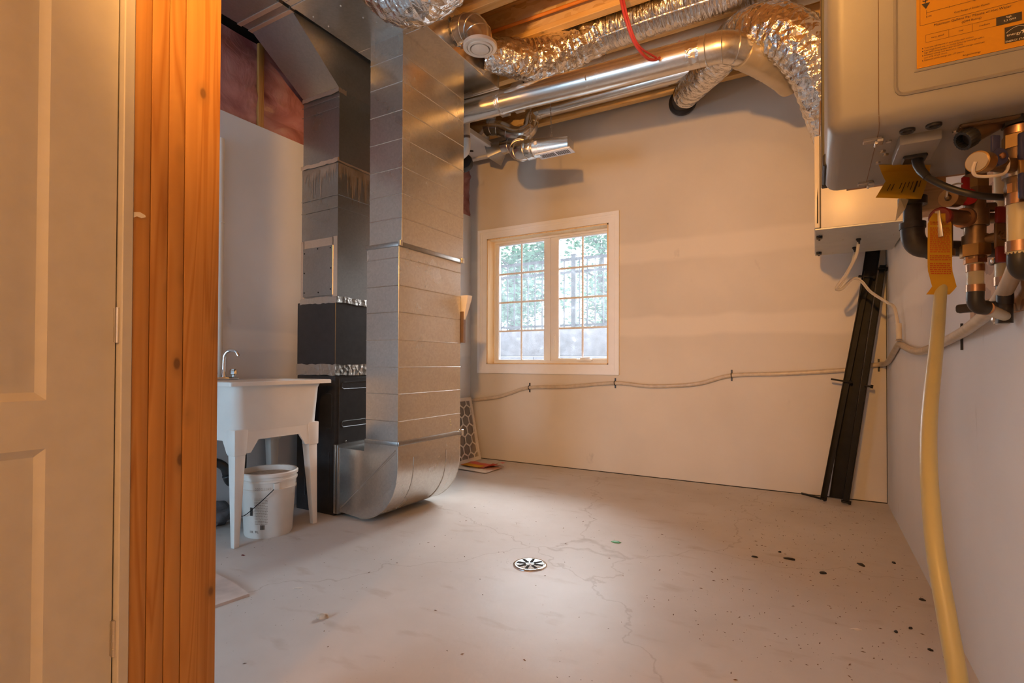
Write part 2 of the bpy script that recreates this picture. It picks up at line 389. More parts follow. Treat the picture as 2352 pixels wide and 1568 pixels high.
def link_mesh(name, g, mat, parent=None, smooth=35, loc=None, fix=True):
    if fix: bmesh.ops.recalc_face_normals(g.bm, faces=g.bm.faces)
    off = wl(parent) if parent else Vector((0, 0, 0))
    if loc is not None: off = off + (Vector(loc) - off)
    if off.length: bmesh.ops.translate(g.bm, verts=g.bm.verts, vec=-off)
    me = bpy.data.meshes.new(name); g.bm.to_mesh(me); g.bm.free()
    if smooth:
        me.polygons.foreach_set('use_smooth', [True] * len(me.polygons)); me.set_sharp_from_angle(angle=math.radians(smooth))
    me.materials.append(M[mat])
    o = bpy.data.objects.new(name, me); col.objects.link(o)
    if parent: o.parent = parent
    if loc is not None: o.location = Vector(loc) - (wl(parent) if parent else Vector((0, 0, 0)))
    return o
def thing(name, label, cat, loc=(0, 0, 0), group=None):
    o = bpy.data.objects.new(name, None); o.location = loc; o.empty_display_size = 0.1; col.objects.link(o)
    o['label'] = label; o['category'] = cat
    if group: o['group'] = group
    return o
def tag(o, label, cat, group=None):
    o['label'] = label; o['category'] = cat
    if group: o['group'] = group
    return o
def struct(name, loc=(0, 0, 0)):
    o = bpy.data.objects.new(name, None); o.location = loc; o.empty_display_size = 0.1; col.objects.link(o); o['kind'] = 'structure'; return o
def part(name, g, mat, parent, label=None, smooth=35):
    o = link_mesh(name, g, mat, parent, smooth)
    if label: o['label'] = label
    return o
def single(name, g, mat, label, cat, loc, group=None, smooth=35):
    return tag(link_mesh(name, g, mat, None, smooth, loc), label, cat, group)
def text(body, size, loc, xd, yd, mat, parent, name='lettering', align='LEFT', sx=1.0):
    cu = bpy.data.curves.new('t', 'FONT'); cu.body = body; cu.size = size; cu.align_x = align; cu.resolution_u = 2
    ob = bpy.data.objects.new('t', cu); col.objects.link(ob)
    me = bpy.data.meshes.new_from_object(ob.evaluated_get(bpy.context.evaluated_depsgraph_get()))
    bpy.data.objects.remove(ob); bpy.data.curves.remove(cu)
    xd = Vector(xd).normalized(); yd = Vector(yd).normalized(); zd = xd.cross(yd); L = Vector(loc) - wl(parent)
    for v in me.vertices: v.co = L + xd * v.co.x * sx + yd * v.co.y + zd * v.co.z
    me.materials.clear(); me.materials.append(M[mat])
    o = bpy.data.objects.new(name, me); col.objects.link(o); o.parent = parent
    return o

# ------------------------------------------------------------------ the room
XL, XR, YB, YF = -3.09, 0.432, 4.50, -2.5
ZJ, ZS, ZW = 3.20, 3.50, 3.30                    # joist underside, subfloor, drywall top
def room(name, g, mat, smooth=35):
    o = link_mesh(name, g, mat, None, smooth); o['kind'] = 'structure'; return o
g = G(); g.box(XL - 0.3, XR + 0.3, YF - 0.2, YB, -0.15, 0.0)
room('floor', g, 'concrete')
WX0, WX1, WZ0, WZ1 = -2.886, -1.60, 0.962, 2.225  # window opening
g = G()
g.box(XL - 0.2, WX0, YB, YB + 0.22, 0, ZW).box(WX1, XR + 0.2, YB, YB + 0.22, 0, ZW).box(WX0, WX1, YB, YB + 0.22, 0, WZ0).box(WX0, WX1, YB, YB + 0.22, WZ1, ZW)
wall_back = room('wall_back', g, 'drywall_back')
g = G(); g.box(XL - 0.2, XR + 0.2, YB + 0.03, YB + 0.22, ZW, ZS)
part('rim_board', g, 'osb', wall_back)
g = G(); g.box(XL + 0.02, XR, YB - 0.003, YB + 0.002, 0.0, 0.006)
part('floor_gap', g, 'dark_gap', wall_back)
g = G(); g.box(XR, XR + 0.15, YF, YB, 0, ZS)
wall_right = room('wall_right', g, 'drywall_right')
g = G(); g.box(XR - 0.003, XR + 0.002, YB - 0.006, YB, 0.0, ZW)
part('corner_gap', g, 'dark_gap', wall_right)
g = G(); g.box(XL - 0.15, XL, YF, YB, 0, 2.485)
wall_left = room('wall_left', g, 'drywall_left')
g = G()
nx, nz = 60, 14
grid = [[g.bm.verts.new((XL - 0.02 + 0.028 * mn.noise(Vector((i * 0.35, k * 0.5, 3))), YF + (YB - YF) * i / nx, 2.47 + 0.55 * k / nz)) for k in range(nz + 1)] for i in range(nx + 1)]
for i in range(nx):
    for k in range(nz): g.bm.faces.new((grid[i][k], grid[i + 1][k], grid[i + 1][k + 1], grid[i][k + 1]))
part('insulation', g, 'pink_insulation', wall_left, 'pink fibreglass behind clear plastic sheet')
for y in (1.07, 2.11, 3.15):
    g = G(); g.box(XL - 0.02, XL + 0.004, y - 0.019, y + 0.019, 2.485, 3.02, 0.002)
    part('stud', g, 'pine', wall_left)
g = G(); g.box(XL - 0.15, XL - 0.05, YF, YB, 2.485, ZS)
part('shadow_backing', g, 'dark_gap', wall_left)  # near-black colour paints the shadow above the insulation
g = G(); g.box(XL - 0.2, XR + 0.2, YF - 0.15, YF, 0, ZS)
room('wall_front', g, 'drywall_plain')
# ceiling: subfloor with I-joists running along X
g = G(); g.box(XL - 0.2, XR + 0.2, YF - 0.15, YB + 0.2, ZS, ZS + 0.05)
ceiling = room('ceiling', g, 'osb')
yj = 3.575 + 0.406 * 2
proto = None
while yj > YF:
    if proto is None:
        g = G(); g.box(XL - 0.1, XR + 0.1, -0.005, 0.005, ZJ + 0.036, ZS - 0.036)
        jo = link_mesh('i_joist', g, 'osb', ceiling); jo.location.y = yj
        fl = []
        for z in (ZJ, ZS - 0.038):
            g = G(); g.box(XL - 0.1, XR + 0.1, -0.0315, 0.0315, z, z + 0.038, 0.003, 1)
            f_ = link_mesh('flange', g, 'pine_x', None); f_.parent = jo; fl.append(f_)
        proto = (jo, fl)
    else:
        j2 = proto[0].copy(); col.objects.link(j2); j2.location.y = yj
        for f_ in proto[1]:
            f2 = f_.copy(); col.objects.link(f2); f2.parent = j2
    yj -= 0.406

# partition with door, left of the camera
PX = -1.31
wp = struct('wall_partition', (PX, 0.7, 0))
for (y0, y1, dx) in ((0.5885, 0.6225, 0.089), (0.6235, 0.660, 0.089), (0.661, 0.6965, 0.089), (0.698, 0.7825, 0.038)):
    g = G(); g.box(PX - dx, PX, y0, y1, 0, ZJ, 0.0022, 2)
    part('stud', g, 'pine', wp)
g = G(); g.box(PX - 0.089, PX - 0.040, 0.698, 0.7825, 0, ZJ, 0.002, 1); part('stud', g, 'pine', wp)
g = G(); g.box(PX - 0.105, PX - 0.09, YF, 0.7825, 0, ZJ); part('drywall_sheet', g, 'drywall_plain', wp)
g = G(); g.box(PX - 0.089, PX, YF, -0.24, 0, ZJ); g.box(PX - 0.089, PX, -0.24, 0.588, 2.08, ZJ); part('wall_infill', g, 'drywall_plain', wp)
g = G()
pts = [(0.5885, 1.302), (0.600, 1.3045), (0.611, 1.300), (0.612, 1.296), (0.604, 1.292), (0.595, 1.294), (0.5885, 1.290)]
g.prism([(PX - 0.001, a, b) for a, b in pts], (0.004, 0, 0)); part('plaster_smear', g, 'plaster', wp, 'dried white compound smear')
# door_1
DX = PX - 0.018
d1 = struct('door_1', (DX, 0.18, 0))
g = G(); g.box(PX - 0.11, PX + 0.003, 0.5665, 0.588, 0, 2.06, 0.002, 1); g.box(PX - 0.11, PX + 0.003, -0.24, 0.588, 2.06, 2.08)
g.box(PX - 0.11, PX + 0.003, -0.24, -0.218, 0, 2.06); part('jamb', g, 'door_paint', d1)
def door_slab():
    g = G(); y0, y1, z0, z1 = -0.215, 0.5635, 0.01, 2.055; xb = DX - 0.04
    ys = [y0, -0.098, 0.115, 0.232, 0.446, y1]
    zs = [z0, 0.245, 0.797, 0.893, 1.72, 1.80, 1.95, z1]
    pan = {(1, 1), (3, 1), (1, 3), (3, 3), (1, 5), (3, 5)}
    def q(a, b, c, d, x): g.face([(x, a, c), (x, b, c), (x, b, d), (x, a, d)])
    for i in range(5):
        for k in range(7):
            a, b, c, d = ys[i], ys[i + 1], zs[k], zs[k + 1]
            if (i, k) not in pan: q(a, b, c, d, DX); continue
            lv = [(0, 0), (0.006, -0.004), (0.016, -0.009), (0.022, -0.009), (0.046, -0.001)]
            R4 = [[(DX + x, a + o, c + o), (DX + x, b - o, c + o), (DX + x, b - o, d - o), (DX + x, a + o, d - o)] for o, x in lv]
            for r0, r1 in zip(R4, R4[1:]):
                for e in range(4): g.face([r0[e], r0[(e + 1) % 4], r1[(e + 1) % 4], r1[e]])
            g.face(R4[-1])
    g.box(xb, DX - 0.012, y0, y1, z0, z1)
    for a, b in ((y0, y0), (y1, y1)): g.face([(DX, a, z0), (DX, a, z1), (DX - 0.03, a, z1), (DX - 0.03, a, z0)])
    bmesh.ops.remove_doubles(g.bm, verts=g.bm.verts, dist=1e-5)
    return g
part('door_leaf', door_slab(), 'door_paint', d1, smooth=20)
for zc in (0.37, 1.05, 1.83):
    h = None
    g = G(); g.box(DX - 0.004, DX + 0.003, 0.560, 0.574, zc - 0.037, zc + 0.037); g.cyl((DX + 0.006, 0.567, zc - 0.038), (DX + 0.006, 0.567, zc + 0.038), 0.0062, seg=14)
    for o in (-0.038, -0.022, -0.007, 0.008, 0.023, 0.038): g.cyl((DX + 0.006, 0.567, zc + o - 0.0006), (DX + 0.006, 0.567, zc + o + 0.0006), 0.0068, seg=14)
    part('hinge', g, 'nickel', d1, 'grey metal hinge')

# ------------------------------------------------------------------ window
w1 = struct('window_1', (-2.24, YB, WZ0))
YW = 4.61
def casing(name, pts):
    g = G()
    # stepped profile: inner flat, outer raised back-band
    g.prism(pts, (0, -0.016, 0)); part(name, g, 'trim_paint', w1)
cx0, cx1, cz0, cz1 = -2.996, -1.500, 0.869, 2.323
def rect(x0, x1, z0, z1): return [(x0, z0), (x1, z0), (x1, z1), (x0, z1)]
O = rect(cx0, cx1, cz0, cz1); I = rect(WX0 - 0.002, WX1 + 0.002, WZ0 - 0.002, WZ1 + 0.002)
for k in range(4):
    a, b = O[k], O[(k + 1) % 4]; c, d = I[(k + 1) % 4], I[k]
    def L_(p, q, t): return (p[0] + (q[0] - p[0]) * t, p[1] + (q[1] - p[1]) * t)
    g = G(); e = 0.0008
    g.prism([(x, YB, z) for x, z in (a, b, c, d)], (0, -0.012, 0))
    g.prism([(x, YB - 0.012, z) for x, z in (a, b, L_(b, c, 0.30), L_(a, d, 0.30))], (0, -0.006, 0))
    g.prism([(x, YB - 0.012, z) for x, z in (L_(a, d, 0.42), L_(b, c, 0.42), L_(b, c, 0.52), L_(a, d, 0.52))], (0, -0.003, 0))
    part('casing_board', g, 'trim_paint', w1)
for nm, bx in (('left', (WX0, WX0 + 0.012, WZ0, WZ1)), ('right', (WX1 - 0.012, WX1, WZ0, WZ1)), ('top', (WX0, WX1, WZ1 - 0.012, WZ1)), ('sill', (WX0, WX1, WZ0, WZ0 + 0.008))):
    g = G(); g.box(bx[0], bx[1], YB - 0.008, YW + 0.02, bx[2], bx[3]); part('jamb_lining', g, 'jamb_pine', w1, 'bare pine jamb lining')
fx0, fx1, fz0, fz1 = WX0 + 0.004, WX1 - 0.004, WZ0 + 0.004, WZ1 - 0.004
g = G(); t = 0.028
g.box(fx0, fx0 + t, YW, YW + 0.10, fz0, fz1).box(fx1 - t, fx1, YW, YW + 0.10, fz0, fz1).box(fx0 + t, fx1 - t, YW, YW + 0.10, fz0, fz0 + t).box(fx0 + t, fx1 - t, YW, YW + 0.10, fz1 - t, fz1)
g.box(-2.236, -2.229, YW - 0.004, YW + 0.10, fz0 + t, fz1 - t)
part('window_frame', g, 'vinyl', w1)
for (sx0, sx1, gx0, gx1, gz0, gz1) in ((fx0 + t, -2.2365, -2.822, -2.304, 1.006, 2.172), (-2.2285, fx1 - t, -2.147, -1.66, 1.02, 2.17)):
    y0, y1 = YW + 0.006, YW + 0.05
    g = G(); a, b = fz0 + t, fz1 - t
    g.box(sx0, gx0, y0, y1, a, b, 0.004, 2).box(gx1, sx1, y0, y1, a, b, 0.004, 2).box(gx0 - 0.004, gx1 + 0.004, y0, y1, a, gz0, 0.004, 2).box(gx0 - 0.004, gx1 + 0.004, y0, y1, gz1, b, 0.004, 2)
    sash = part('sash', g, 'vinyl', w1)
    gx, gz = (gx0 + gx1) / 2, [gz0 + (gz1 - gz0) * k / 4 for k in range(5)]
    xs = [gx0 - 0.003, gx, gx1 + 0.003]
    for i in range(2):
        for k in range(4):
            g = G(); g.box(xs[i], xs[i + 1], YW + 0.030, YW + 0.034, gz[k] - (0.003 if k == 0 else 0), gz[k + 1] + (0.003 if k == 3 else 0))
            part('pane', g, 'dusty_glass', sash, smooth=0)
    g = G(); g.box(gx - 0.009, gx + 0.009, YW + 0.024, YW + 0.0295, gz0, gz1); part('muntin', g, 'vinyl', sash)
    for k in (1, 2, 3):
        g = G(); g.box(gx0, gx1, YW + 0.0242, YW + 0.0292, gz[k] - 0.009, gz[k] + 0.009); part('muntin', g, 'vinyl', sash)
g = G(); g.tube(spline([(-2.186, YW + 0.006, 1.10), (-2.186, YW - 0.012, 1.13), (-2.185, YW - 0.02, 1.18), (-2.186, YW - 0.006, 1.235)]), 0.006, 10); g.box(-2.196, -2.176, YW, YW + 0.008, 1.08, 1.25, 0.003)
part('lock_handle', g, 'vinyl', w1)
g = G(); g.box(-1.945, -1.795, YW - 0.025, YW + 0.02, 0.994, 1.012, 0.005); g.obox((-1.86, YW - 0.02, 1.02), (0.10, 0.02, 0.014), (1, 0, 0.05), (0, 1, 0), bev=0.004)
part('crank', g, 'vinyl', w1, 'folded white window crank')

# ------------------------------------------------------------------ outside the window
def outside(name, g, mat):
    o = link_mesh(name, g, mat); o['kind'] = 'structure'; return o
g = G(); g.box(-9, 5, YB + 0.22, 6.9, 0.55, 0.70); outside('ground_well', g, 'gravel')
g = G(); g.box(-16, 10, 6.9, 22, 1.1, 1.30); outside('ground_yard', g, 'gravel')
g = G(); g.box(-6, 2, YB + 0.22, YB + 0.62, 2.33, 2.45); outside('trim_eave', g, 'soffit')
g = G(); g.box(XL - 2, XR + 2, YB + 0.222, YB + 0.30, 2.45, 4.5); outside('wall_outside', g, 'soffit')
rw = thing('retaining_wall', 'grey concrete block retaining wall outside the window', 'retaining wall', (-3.0, 6.5, 0.7))
blk = None
for r_, z in enumerate((0.70, 1.07)):
    x = -7.0 + (0.3 if r_ else 0)
    while x < 1.5:
        if blk is None:
            g = G(); g.box(0, 0.897, 0, 0.35, 0, 0.366 if 0 else 0.36, 0.012, 2); bo = link_mesh('block', g, 'block_concrete', None); blk = bo
        else: bo = blk.copy(); col.objects.link(bo)
        bo.parent = rw; bo.location = Vector((x + 3.0, 0.0 + random.uniform(-.006, .006), z - 0.7)); x += 0.9
g = G(); g.box(-7.0, 2.4, 6.50, 6.9, 1.43, 1.44); part('cap_bed', g, 'block_concrete', rw)
fn = thing('metal_fence', 'black metal picket fence on top of the retaining wall', 'fence', (-3.0, 6.75, 1.44))
for (z, h) in ((2.42, 0.035), (2.24, 0.03), (1.50, 0.03)):
    g = G(); g.box(-6.6, 1.6, 6.73, 6.77, z - h / 2, z + h / 2); part('rail', g, 'fence_black', fn)
bp = None; x = -6.5
while x < 1.5:
    if bp is None:
        g = G(); g.box(-0.008, 0.008, 6.742, 6.758, 1.46, 2.42); bp = part('picket', g, 'fence_black', fn); bp.location.x = x + 3.0
        for v in bp.data.vertices: v.co.x -= 3.0
    else:
        b2 = bp.copy(); col.objects.link(b2); b2.location.x = x + 3.0
    x += 0.115
for x in (-4.75, -2.90, -1.05, 0.80):
    g = G(); g.box(x - 0.032, x + 0.032, 6.718, 6.782, 1.44, 2.47); g.box(x - 0.038, x + 0.038, 6.712, 6.788, 2.47, 2.485, 0.003); part('post', g, 'fence_black', fn)
def tree(loc, h, cr, n, label, seed):
    rnd = random.Random(seed); t = thing('tree', label, 'tree', loc, 'trees behind the fence')
    L = Vector(loc); g = G()
    g.tube(spline([L, L + V(0.1, 0, h * 0.35), L + V(-0.05, 0.05, h * 0.7), L + V(0.05, 0, h)]), [0.13, 0.02], 9)
    br = []
    for k in range(16):
        z = h * (0.18 + 0.75 * rnd.random()); a = rnd.random() * 2 * PI; l = cr * (0.5 + 0.5 * rnd.random())
        p0 = L + V(0, 0, z); p1 = p0 + V(math.cos(a) * l, math.sin(a) * l, l * 0.35); br.append((p0, p1))
        g.tube([p0, (p0 + p1) / 2 + V(0, 0, 0.08), p1], [0.035, 0.008], 6)
    part('trunk', g, 'bark', t)
    g = G()
    for k in range(n):
        p0, p1 = rnd.choice(br); c = p0.lerp(p1, 0.3 + 0.75 * rnd.random()) + V(rnd.gauss(0, cr * .16), rnd.gauss(0, cr * .16), rnd.gauss(0, cr * .13))
        s_ = 0.03 + 0.04 * rnd.random(); u = V(rnd.gauss(0, 1), rnd.gauss(0, 1), rnd.gauss(0, 1)).normalized(); a, b, _ = frame(u)
        g.face([c - a * s_, c - b * s_ * 0.45, c + a * s_, c + b * s_ * 0.45])
    f = part('foliage', g, 'leaf', t, smooth=0); f['kind'] = 'stuff'
tree((-5.2, 9.0, 1.3), 2.0, 1.25, 5200, 'leafy tree beyond the fence, seen through the left sash', 1)
tree((-4.3, 11.6, 1.3), 2.5, 1.2, 3200, 'leafy tree beyond the fence post, seen through the window middle', 2)
tree((-2.6, 12.8, 1.3), 2.5, 1.2, 2200, 'sparser tree beyond the fence, seen through the right sash', 3)

# ------------------------------------------------------------------ furnace and ducts
FY = 2.335
fu = thing('furnace', 'black furnace cabinet with coil case standing beside the laundry sink', 'furnace', (-2.82, 2.68, 0))
g = G(); g.box(-3.004, -2.642, FY, 3.03, 0.0, 0.885, 0.004, 2); part('cabinet', g, 'furnace_black', fu)
g = G(); g.box(-2.6425, -2.638, FY + 0.03, 3.0, 0.02, 0.87, 0.002, 1); sp = part('side_panel', g, 'furnace_black', fu)
def bead(pts, r=0.0035):
    g = G(); g.tube(pts, r, 6); return g
for (z0, z1) in ((0.80, 0.845), (0.555, 0.595)):
    part('pressed_rib', bead([(-2.6375, 2.99, z0), (-2.6375, 2.40, z0), (-2.6375, 2.385, z0 + 0.012), (-2.6375, 2.385, z1 - 0.012), (-2.6375, 2.40, z1), (-2.6375, 2.99, z1)]), 'furnace_black', fu)
part('pressed_rib', bead([(-2.72, FY - 0.001, 0.77), (-2.68, FY - 0.001, 0.77), (-2.668, FY - 0.001, 0.76), (-2.668, FY - 0.001, 0.56), (-2.68, FY - 0.001, 0.55), (-2.72, FY - 0.001, 0.55)], 0.003), 'furnace_black', fu)
part('pressed_rib', bead([(-2.69, FY - 0.001, 0.40), (-2.69, FY - 0.001, 0.12)], 0.003), 'furnace_black', fu)
part('pressed_rib', bead([(-2.92, FY - 0.001, 0.42), (-2.92, FY - 0.001, 0.10)], 0.003), 'furnace_black', fu)
g = G(); g.lathe([(0, 0.006), (0.004, 0.005), (0.006, 0.002)], (-2.638, 2.42, 0.462), (1, 0, 0), 12); part('plug', g, 'chrome', fu)
g = G(); g.box(-3.006, -2.640, FY - 0.002, 3.03, 0.955, 1.365, 0.003, 1); part('coil_case', g, 'furnace_black', fu)
# foil tape bands, slightly uneven
def tape_ring(name, x0, x1, y0, y1, z0, z1, mat, parent, label=None, jag=0.004, side=True):
    g = G(); o = 0.0025; rnd = random.Random(int(z0 * 1000)); n = 14
    path = [(x0 - o + (x1 - x0 + 2 * o) * i / n, y0 - o) for i in range(n + 1)]
    if side: path += [(x1 + o, y0 - o + (y1 - y0) * i / n) for i in range(1, n + 1)]
    lo = [V(a, b, z0 + rnd.uniform(-jag, jag)) for a, b in path]; hi = [V(a, b, z1 + rnd.uniform(-jag, jag)) for a, b in path]
    for i in range(len(path) - 1): g.face([lo[i], lo[i + 1], hi[i + 1], hi[i]])
    return part(name, g, mat, parent, label, smooth=0)
tape_ring('foil_tape', -3.006, -2.640, FY - 0.002, 3.03, 0.888, 0.958, 'foil_tape', fu, 'silver foil tape band')
sup = thing('supply_plenum', 'dull galvanized plenum rising from the black coil case, with taped access panel', 'duct', (-2.8, 2.6, 1.365))
g = G(); g.box(-2.975, -2.632, FY + 0.004, 2.93, 1.36, 2.28); part('lower_section', g, 'galv_dull', sup)
g = G(); g.box(-2.968, -2.628, FY + 0.006, 2.93, 2.262, 2.72); part('upper_section', g, 'galv_dull', sup)
g = G()                                           # transition up to the supply trunk
g.rings([[V(-2.965, FY + 0.006, 2.72), V(-2.628, FY + 0.006, 2.72), V(-2.628, 2.93, 2.72), V(-2.965, 2.93, 2.72)],
         [V(-2.925, 1.93, 2.955), V(-2.555, 1.93, 2.955), V(-2.555, 2.93, 2.99), V(-2.925, 2.93, 2.99)],
         [V(-2.925, 1.93, 3.195), V(-2.555, 1.93, 3.195), V(-2.555, 2.93, 3.195), V(-2.925, 2.93, 3.195)]])
part('transition', g, 'galv_dull', sup, smooth=10)
tape_ring('foil_tape', -2.978, -2.634, FY, 2.93, 1.352, 1.392, 'foil_tape', sup, 'silver foil tape band')
tape_ring('foil_tape', -2.978, -2.632, FY - 0.001, 2.93, 2.25, 2.275, 'tape_tan', sup)
tape_ring('foil_tape', -2.970, -2.628, FY, 2.4, 2.695, 2.725, 'tape_tan', sup)
for z in (1.96, 2.04, 2.60, 2.665):
    part('cross_bead', bead([(-2.974, FY - 0.0005, z - 0.004 if z < 2.1 else z), (-2.631, FY - 0.0005, z), (-2.6275, 2.9, z + 0.002)], 0.0022), 'galv_dull', sup)
# access panel framed in tape
g = G(); a0, a1, b0, b1 = -2.952, -2.668, 1.402, 1.722; y = FY
for (x0, x1, z0, z1) in ((a0 - 0.025, a0 + 0.006, b0 - 0.01, b1 + 0.05), (a1 - 0.006, a1 + 0.036, b0 - 0.01, b1 + 0.055), (a0, a1, b1 - 0.006, b1 + 0.052), ):
    g.box(x0, x1, y + 0.0005, y + 0.003, z0, z1)
part('foil_tape', g, 'tape_tan', sup, 'wide tape frame')
g = G(); g.box(a0, a1, y - 0.0035, y + 0.002, b0, b1, 0.001, 1); ap = part('access_panel', g, 'galv_dull', sup)
for (x, z) in ((-2.937, 1.69), (-2.81, 1.71), (-2.69, 1.705), (-2.937, 1.56), (-2.684, 1.575), (-2.937, 1.43), (-2.80, 1.425), (-2.686, 1.44)):
    g = G(); g.lathe([(0, 0.005), (0.003, 0.004), (0.004, 0.001)], (x, y - 0.0035, z), (0, -1, 0), 8); part('screw', g, 'black_steel', ap)
# pale drips of sealant
def drips(parent, face, seed):
    rnd = random.Random(seed); g = G(); n = 30
    for side in ('f', 'r'):
        L0 = 0.33 if side == 'f' else 0.42
        for k in range(n):
            t = (k + 0.5) / n; ln = 0.05 + abs(rnd.gauss(0, 0.10)) * (1.0 if 0.1 < t < 0.6 else 0.5); w_ = 0.5 / n * L0 * rnd.uniform(0.9, 1.3)
            top = 2.246 if side == 'f' else 2.244
            if side == 'f': P = lambda u, z: (-2.975 + L0 * u, FY + 0.0025, z)
            else: P = lambda u, z: (-2.6305, FY + 0.004 + L0 * u, z)
            hw = w_ / L0
            g.face([P(t - hw, top), P(t + hw, top), P(t + hw * 0.7, top - ln * 0.7), P(t + hw * 0.15, top - ln), P(t - hw * 0.6, top - ln * 0.75)])
    return part('sealant_drips', g, 'rust_plate', parent, 'dried pale sealant drips', 0)
drips(sup, None, 4)
# supply trunk overhead
stk = thing('supply_main_duct', 'galvanized supply trunk duct against the left wall ceiling', 'duct', (-2.74, 0.5, 2.955))
g = G(); g.box(-2.93, -2.56, YF + 0.1, 1.94, 2.955, 3.192, 0.002, 1); part('duct_body', g, 'galv_dull', stk)
for (y0, y1) in ((1.845, 1.872), (1.915, 1.945)):
    g = G(); g.box(-2.934, -2.552, y0, y1, 2.950, 2.956, 0.001, 1); g.box(-2.56, -2.553, y0, y1, 2.952, 3.19); part('foil_tape', g, 'tape_tan', stk)
part('cross_bead', bead([(-2.93, 1.60, 2.954), (-2.56, 1.62, 2.954)], 0.002), 'galv', stk)
# return trunk overhead
rt = thing('return_main_duct', 'wide galvanized return trunk running overhead above the tall return drop', 'duct', (-2.2, 1.0, 2.915))
g = G(); g.box(-2.48, -1.94, YF + 0.1, 3.155, 2.915, 3.19, 0.0015, 1); part('duct_body', g, 'galv', rt)
for y in (3.155,):
    g = G(); g.box(-2.483, -1.937, y - 0.004, y + 0.012, 2.913, 3.192, 0.001, 1); part('end_cap', g, 'galv', rt)
for y in (1.45, 1.83, 2.36):
    part('cross_bead', bead([(-2.48, y, 2.9145), (-1.94, y + 0.004, 2.9145), (-1.939, y + 0.004, 3.19)], 0.002), 'galv', rt)
g = G(); g.box(-2.482, -1.938, 1.866, 1.892, 2.910, 2.916, 0.002, 1); part('drive_cleat', g, 'galv', rt)
rnd = random.Random(5)
for k in range(9):
    g = G(); x, y = rnd.uniform(-2.45, -2.0), rnd.uniform(1.9, 2.3); g.lathe([(0, 0.005), (0.003, 0.004), (0.005, 0.001)], (x, y, 2.915), (0, 0, -1), 8); part('screw', g, 'nickel', rt)
# return drop
rd = thing('return_drop', 'tall shiny galvanized return air drop with rounded boot at the floor', 'duct', (-2.24, 2.64, 0))
dx0, dx1, dy0, dy1 = -2.372, -2.114, FY, 2.955
g = G(); g.box(dx0, dx1, dy0, dy1, 0.495, 1.668, 0.001, 1); part('lower_section', g, 'galv', rd)
g = G(); g.box(dx0 + 0.008, dx1 + 0.012, dy0 + 0.012, dy1 + 0.012, 1.66, 2.93, 0.001, 1); part('upper_section', g, 'galv', rd)
for z in (2.786, 2.63, 2.462, 2.292, 2.122, 1.966, 1.824, 1.588, 1.425, 1.269, 1.105, 0.944, 0.786, 0.626):
    up = z > 1.66; a = 0.012 if up else 0.0; q = 0.0010
    part('cross_bead', bead([(dx0 + 0.008 * up, dy0 + a - q, z), (dx1 + a, dy0 + a - q, z)], 0.0026), 'galv', rd)
    part('cross_bead', bead([(dx1 + a + q, dy0 + a, z), (dx1 + a + q, dy1 + a, z)], 0.0026), 'galv', rd)
for z in (1.655, 0.482, 2.915):
    g = G(); g.box(dx0 - 0.006, dx1 + 0.008, dy0 - 0.006, dy0 + 0.004, z, z + 0.026, 0.003, 2); g.box(dx1, dx1 + 0.013, dy0 - 0.006, dy1 + 0.008, z, z + 0.026, 0.003, 2)
    if z != 2.915: part('drive_cleat', g, 'galv_dull', rd)
    else: g.bm.free()
g = G(); g.box(dx1 + 0.002, dx1 + 0.02, dy0 - 0.012, dy0 + 0.012, 1.655, 1.688, 0.002, 1); part('cleat_tab', g, 'galv', rd)
g = G(); g.box(dx1 + 0.002, dx1 + 0.018, dy1 - 0.004, dy1 + 0.02, 1.655, 1.69, 0.002, 1); part('cleat_tab', g, 'galv', rd)
g = G(); g.box(dx1 + 0.002, dx1 + 0.018, dy1 - 0.004, dy1 + 0.02, 0.475, 0.515, 0.002, 1); part('cleat_tab', g, 'galv', rd)
# boot: throat on the furnace side, rounded heel
bx0, bx1 = -2.60, dx1
def boot_profile():
    pts = [(bx0, 0.435), (dx0 - 0.012, 0.432), (dx0 - 0.008, 0.49), (bx1, 0.49), (bx1, 0.40)]
    cx, cz, rx, rz = bx1 - 0.30, 0.345, 0.30, 0.325
    pts += [(cx + rx * math.cos(a), cz - rz * math.sin(a)) for a in [PI / 2 * k / 14 for k in range(0, 15)]]
    pts += [(bx0, 0.035)]
    return pts
g = G(); g.prism([(x, dy0, z) for x, z in boot_profile()], (0, dy1 - dy0, 0)); bt = part('boot', g, 'galv', rd, 'rounded galvanized boot', 25)
pr = boot_profile()
g = G(); g.tube([(x, dy0 - 0.001, z) for x, z in pr[3:20]], 0.003, 6); part('edge_seam', g, 'galv', bt)
g = G(); g.tube([(x, dy1, z) for x, z in pr[3:20]], 0.003, 6); part('edge_seam', g, 'galv', bt)
for yy in (2.475, 2.80):
    g = G(); g.tube([(x + 0.001, yy, z) for x, z in pr[4:15]], 0.0035, 6); part('standing_bead', g, 'galv', bt)
part('cross_bead', bead([(bx0 + 0.02, dy0 - 0.001, 0.06), (bx1 - 0.02, dy0 - 0.001, 0.455)], 0.003), 'galv', bt)
part('cross_bead', bead([(bx0 + 0.02, dy0 - 0.001, 0.062), (bx1 - 0.02, dy0 - 0.001, 0.44)], 0.002), 'galv', bt)
for (x0, x1, m_) in ((-2.640, -2.622, 'galv'), (-2.618, -2.602, 'galv_dull')):
    g = G(); g.box(x0, x1, dy0 - 0.01, dy1 + 0.01, 0.018, 0.452, 0.003, 2); part('filter_rack', g, m_, rd)
for (yy, zz) in ((2.84, 0.59), (2.845, 0.575), (2.85, 0.555)):
    g = G(); g.lathe([(0, 0.006), (0.002, 0.005), (0.005, 0.001)], (dx1, yy, zz), (1, 0, 0), 8); part('foam_drip', g, 'pex_yellow', rd)
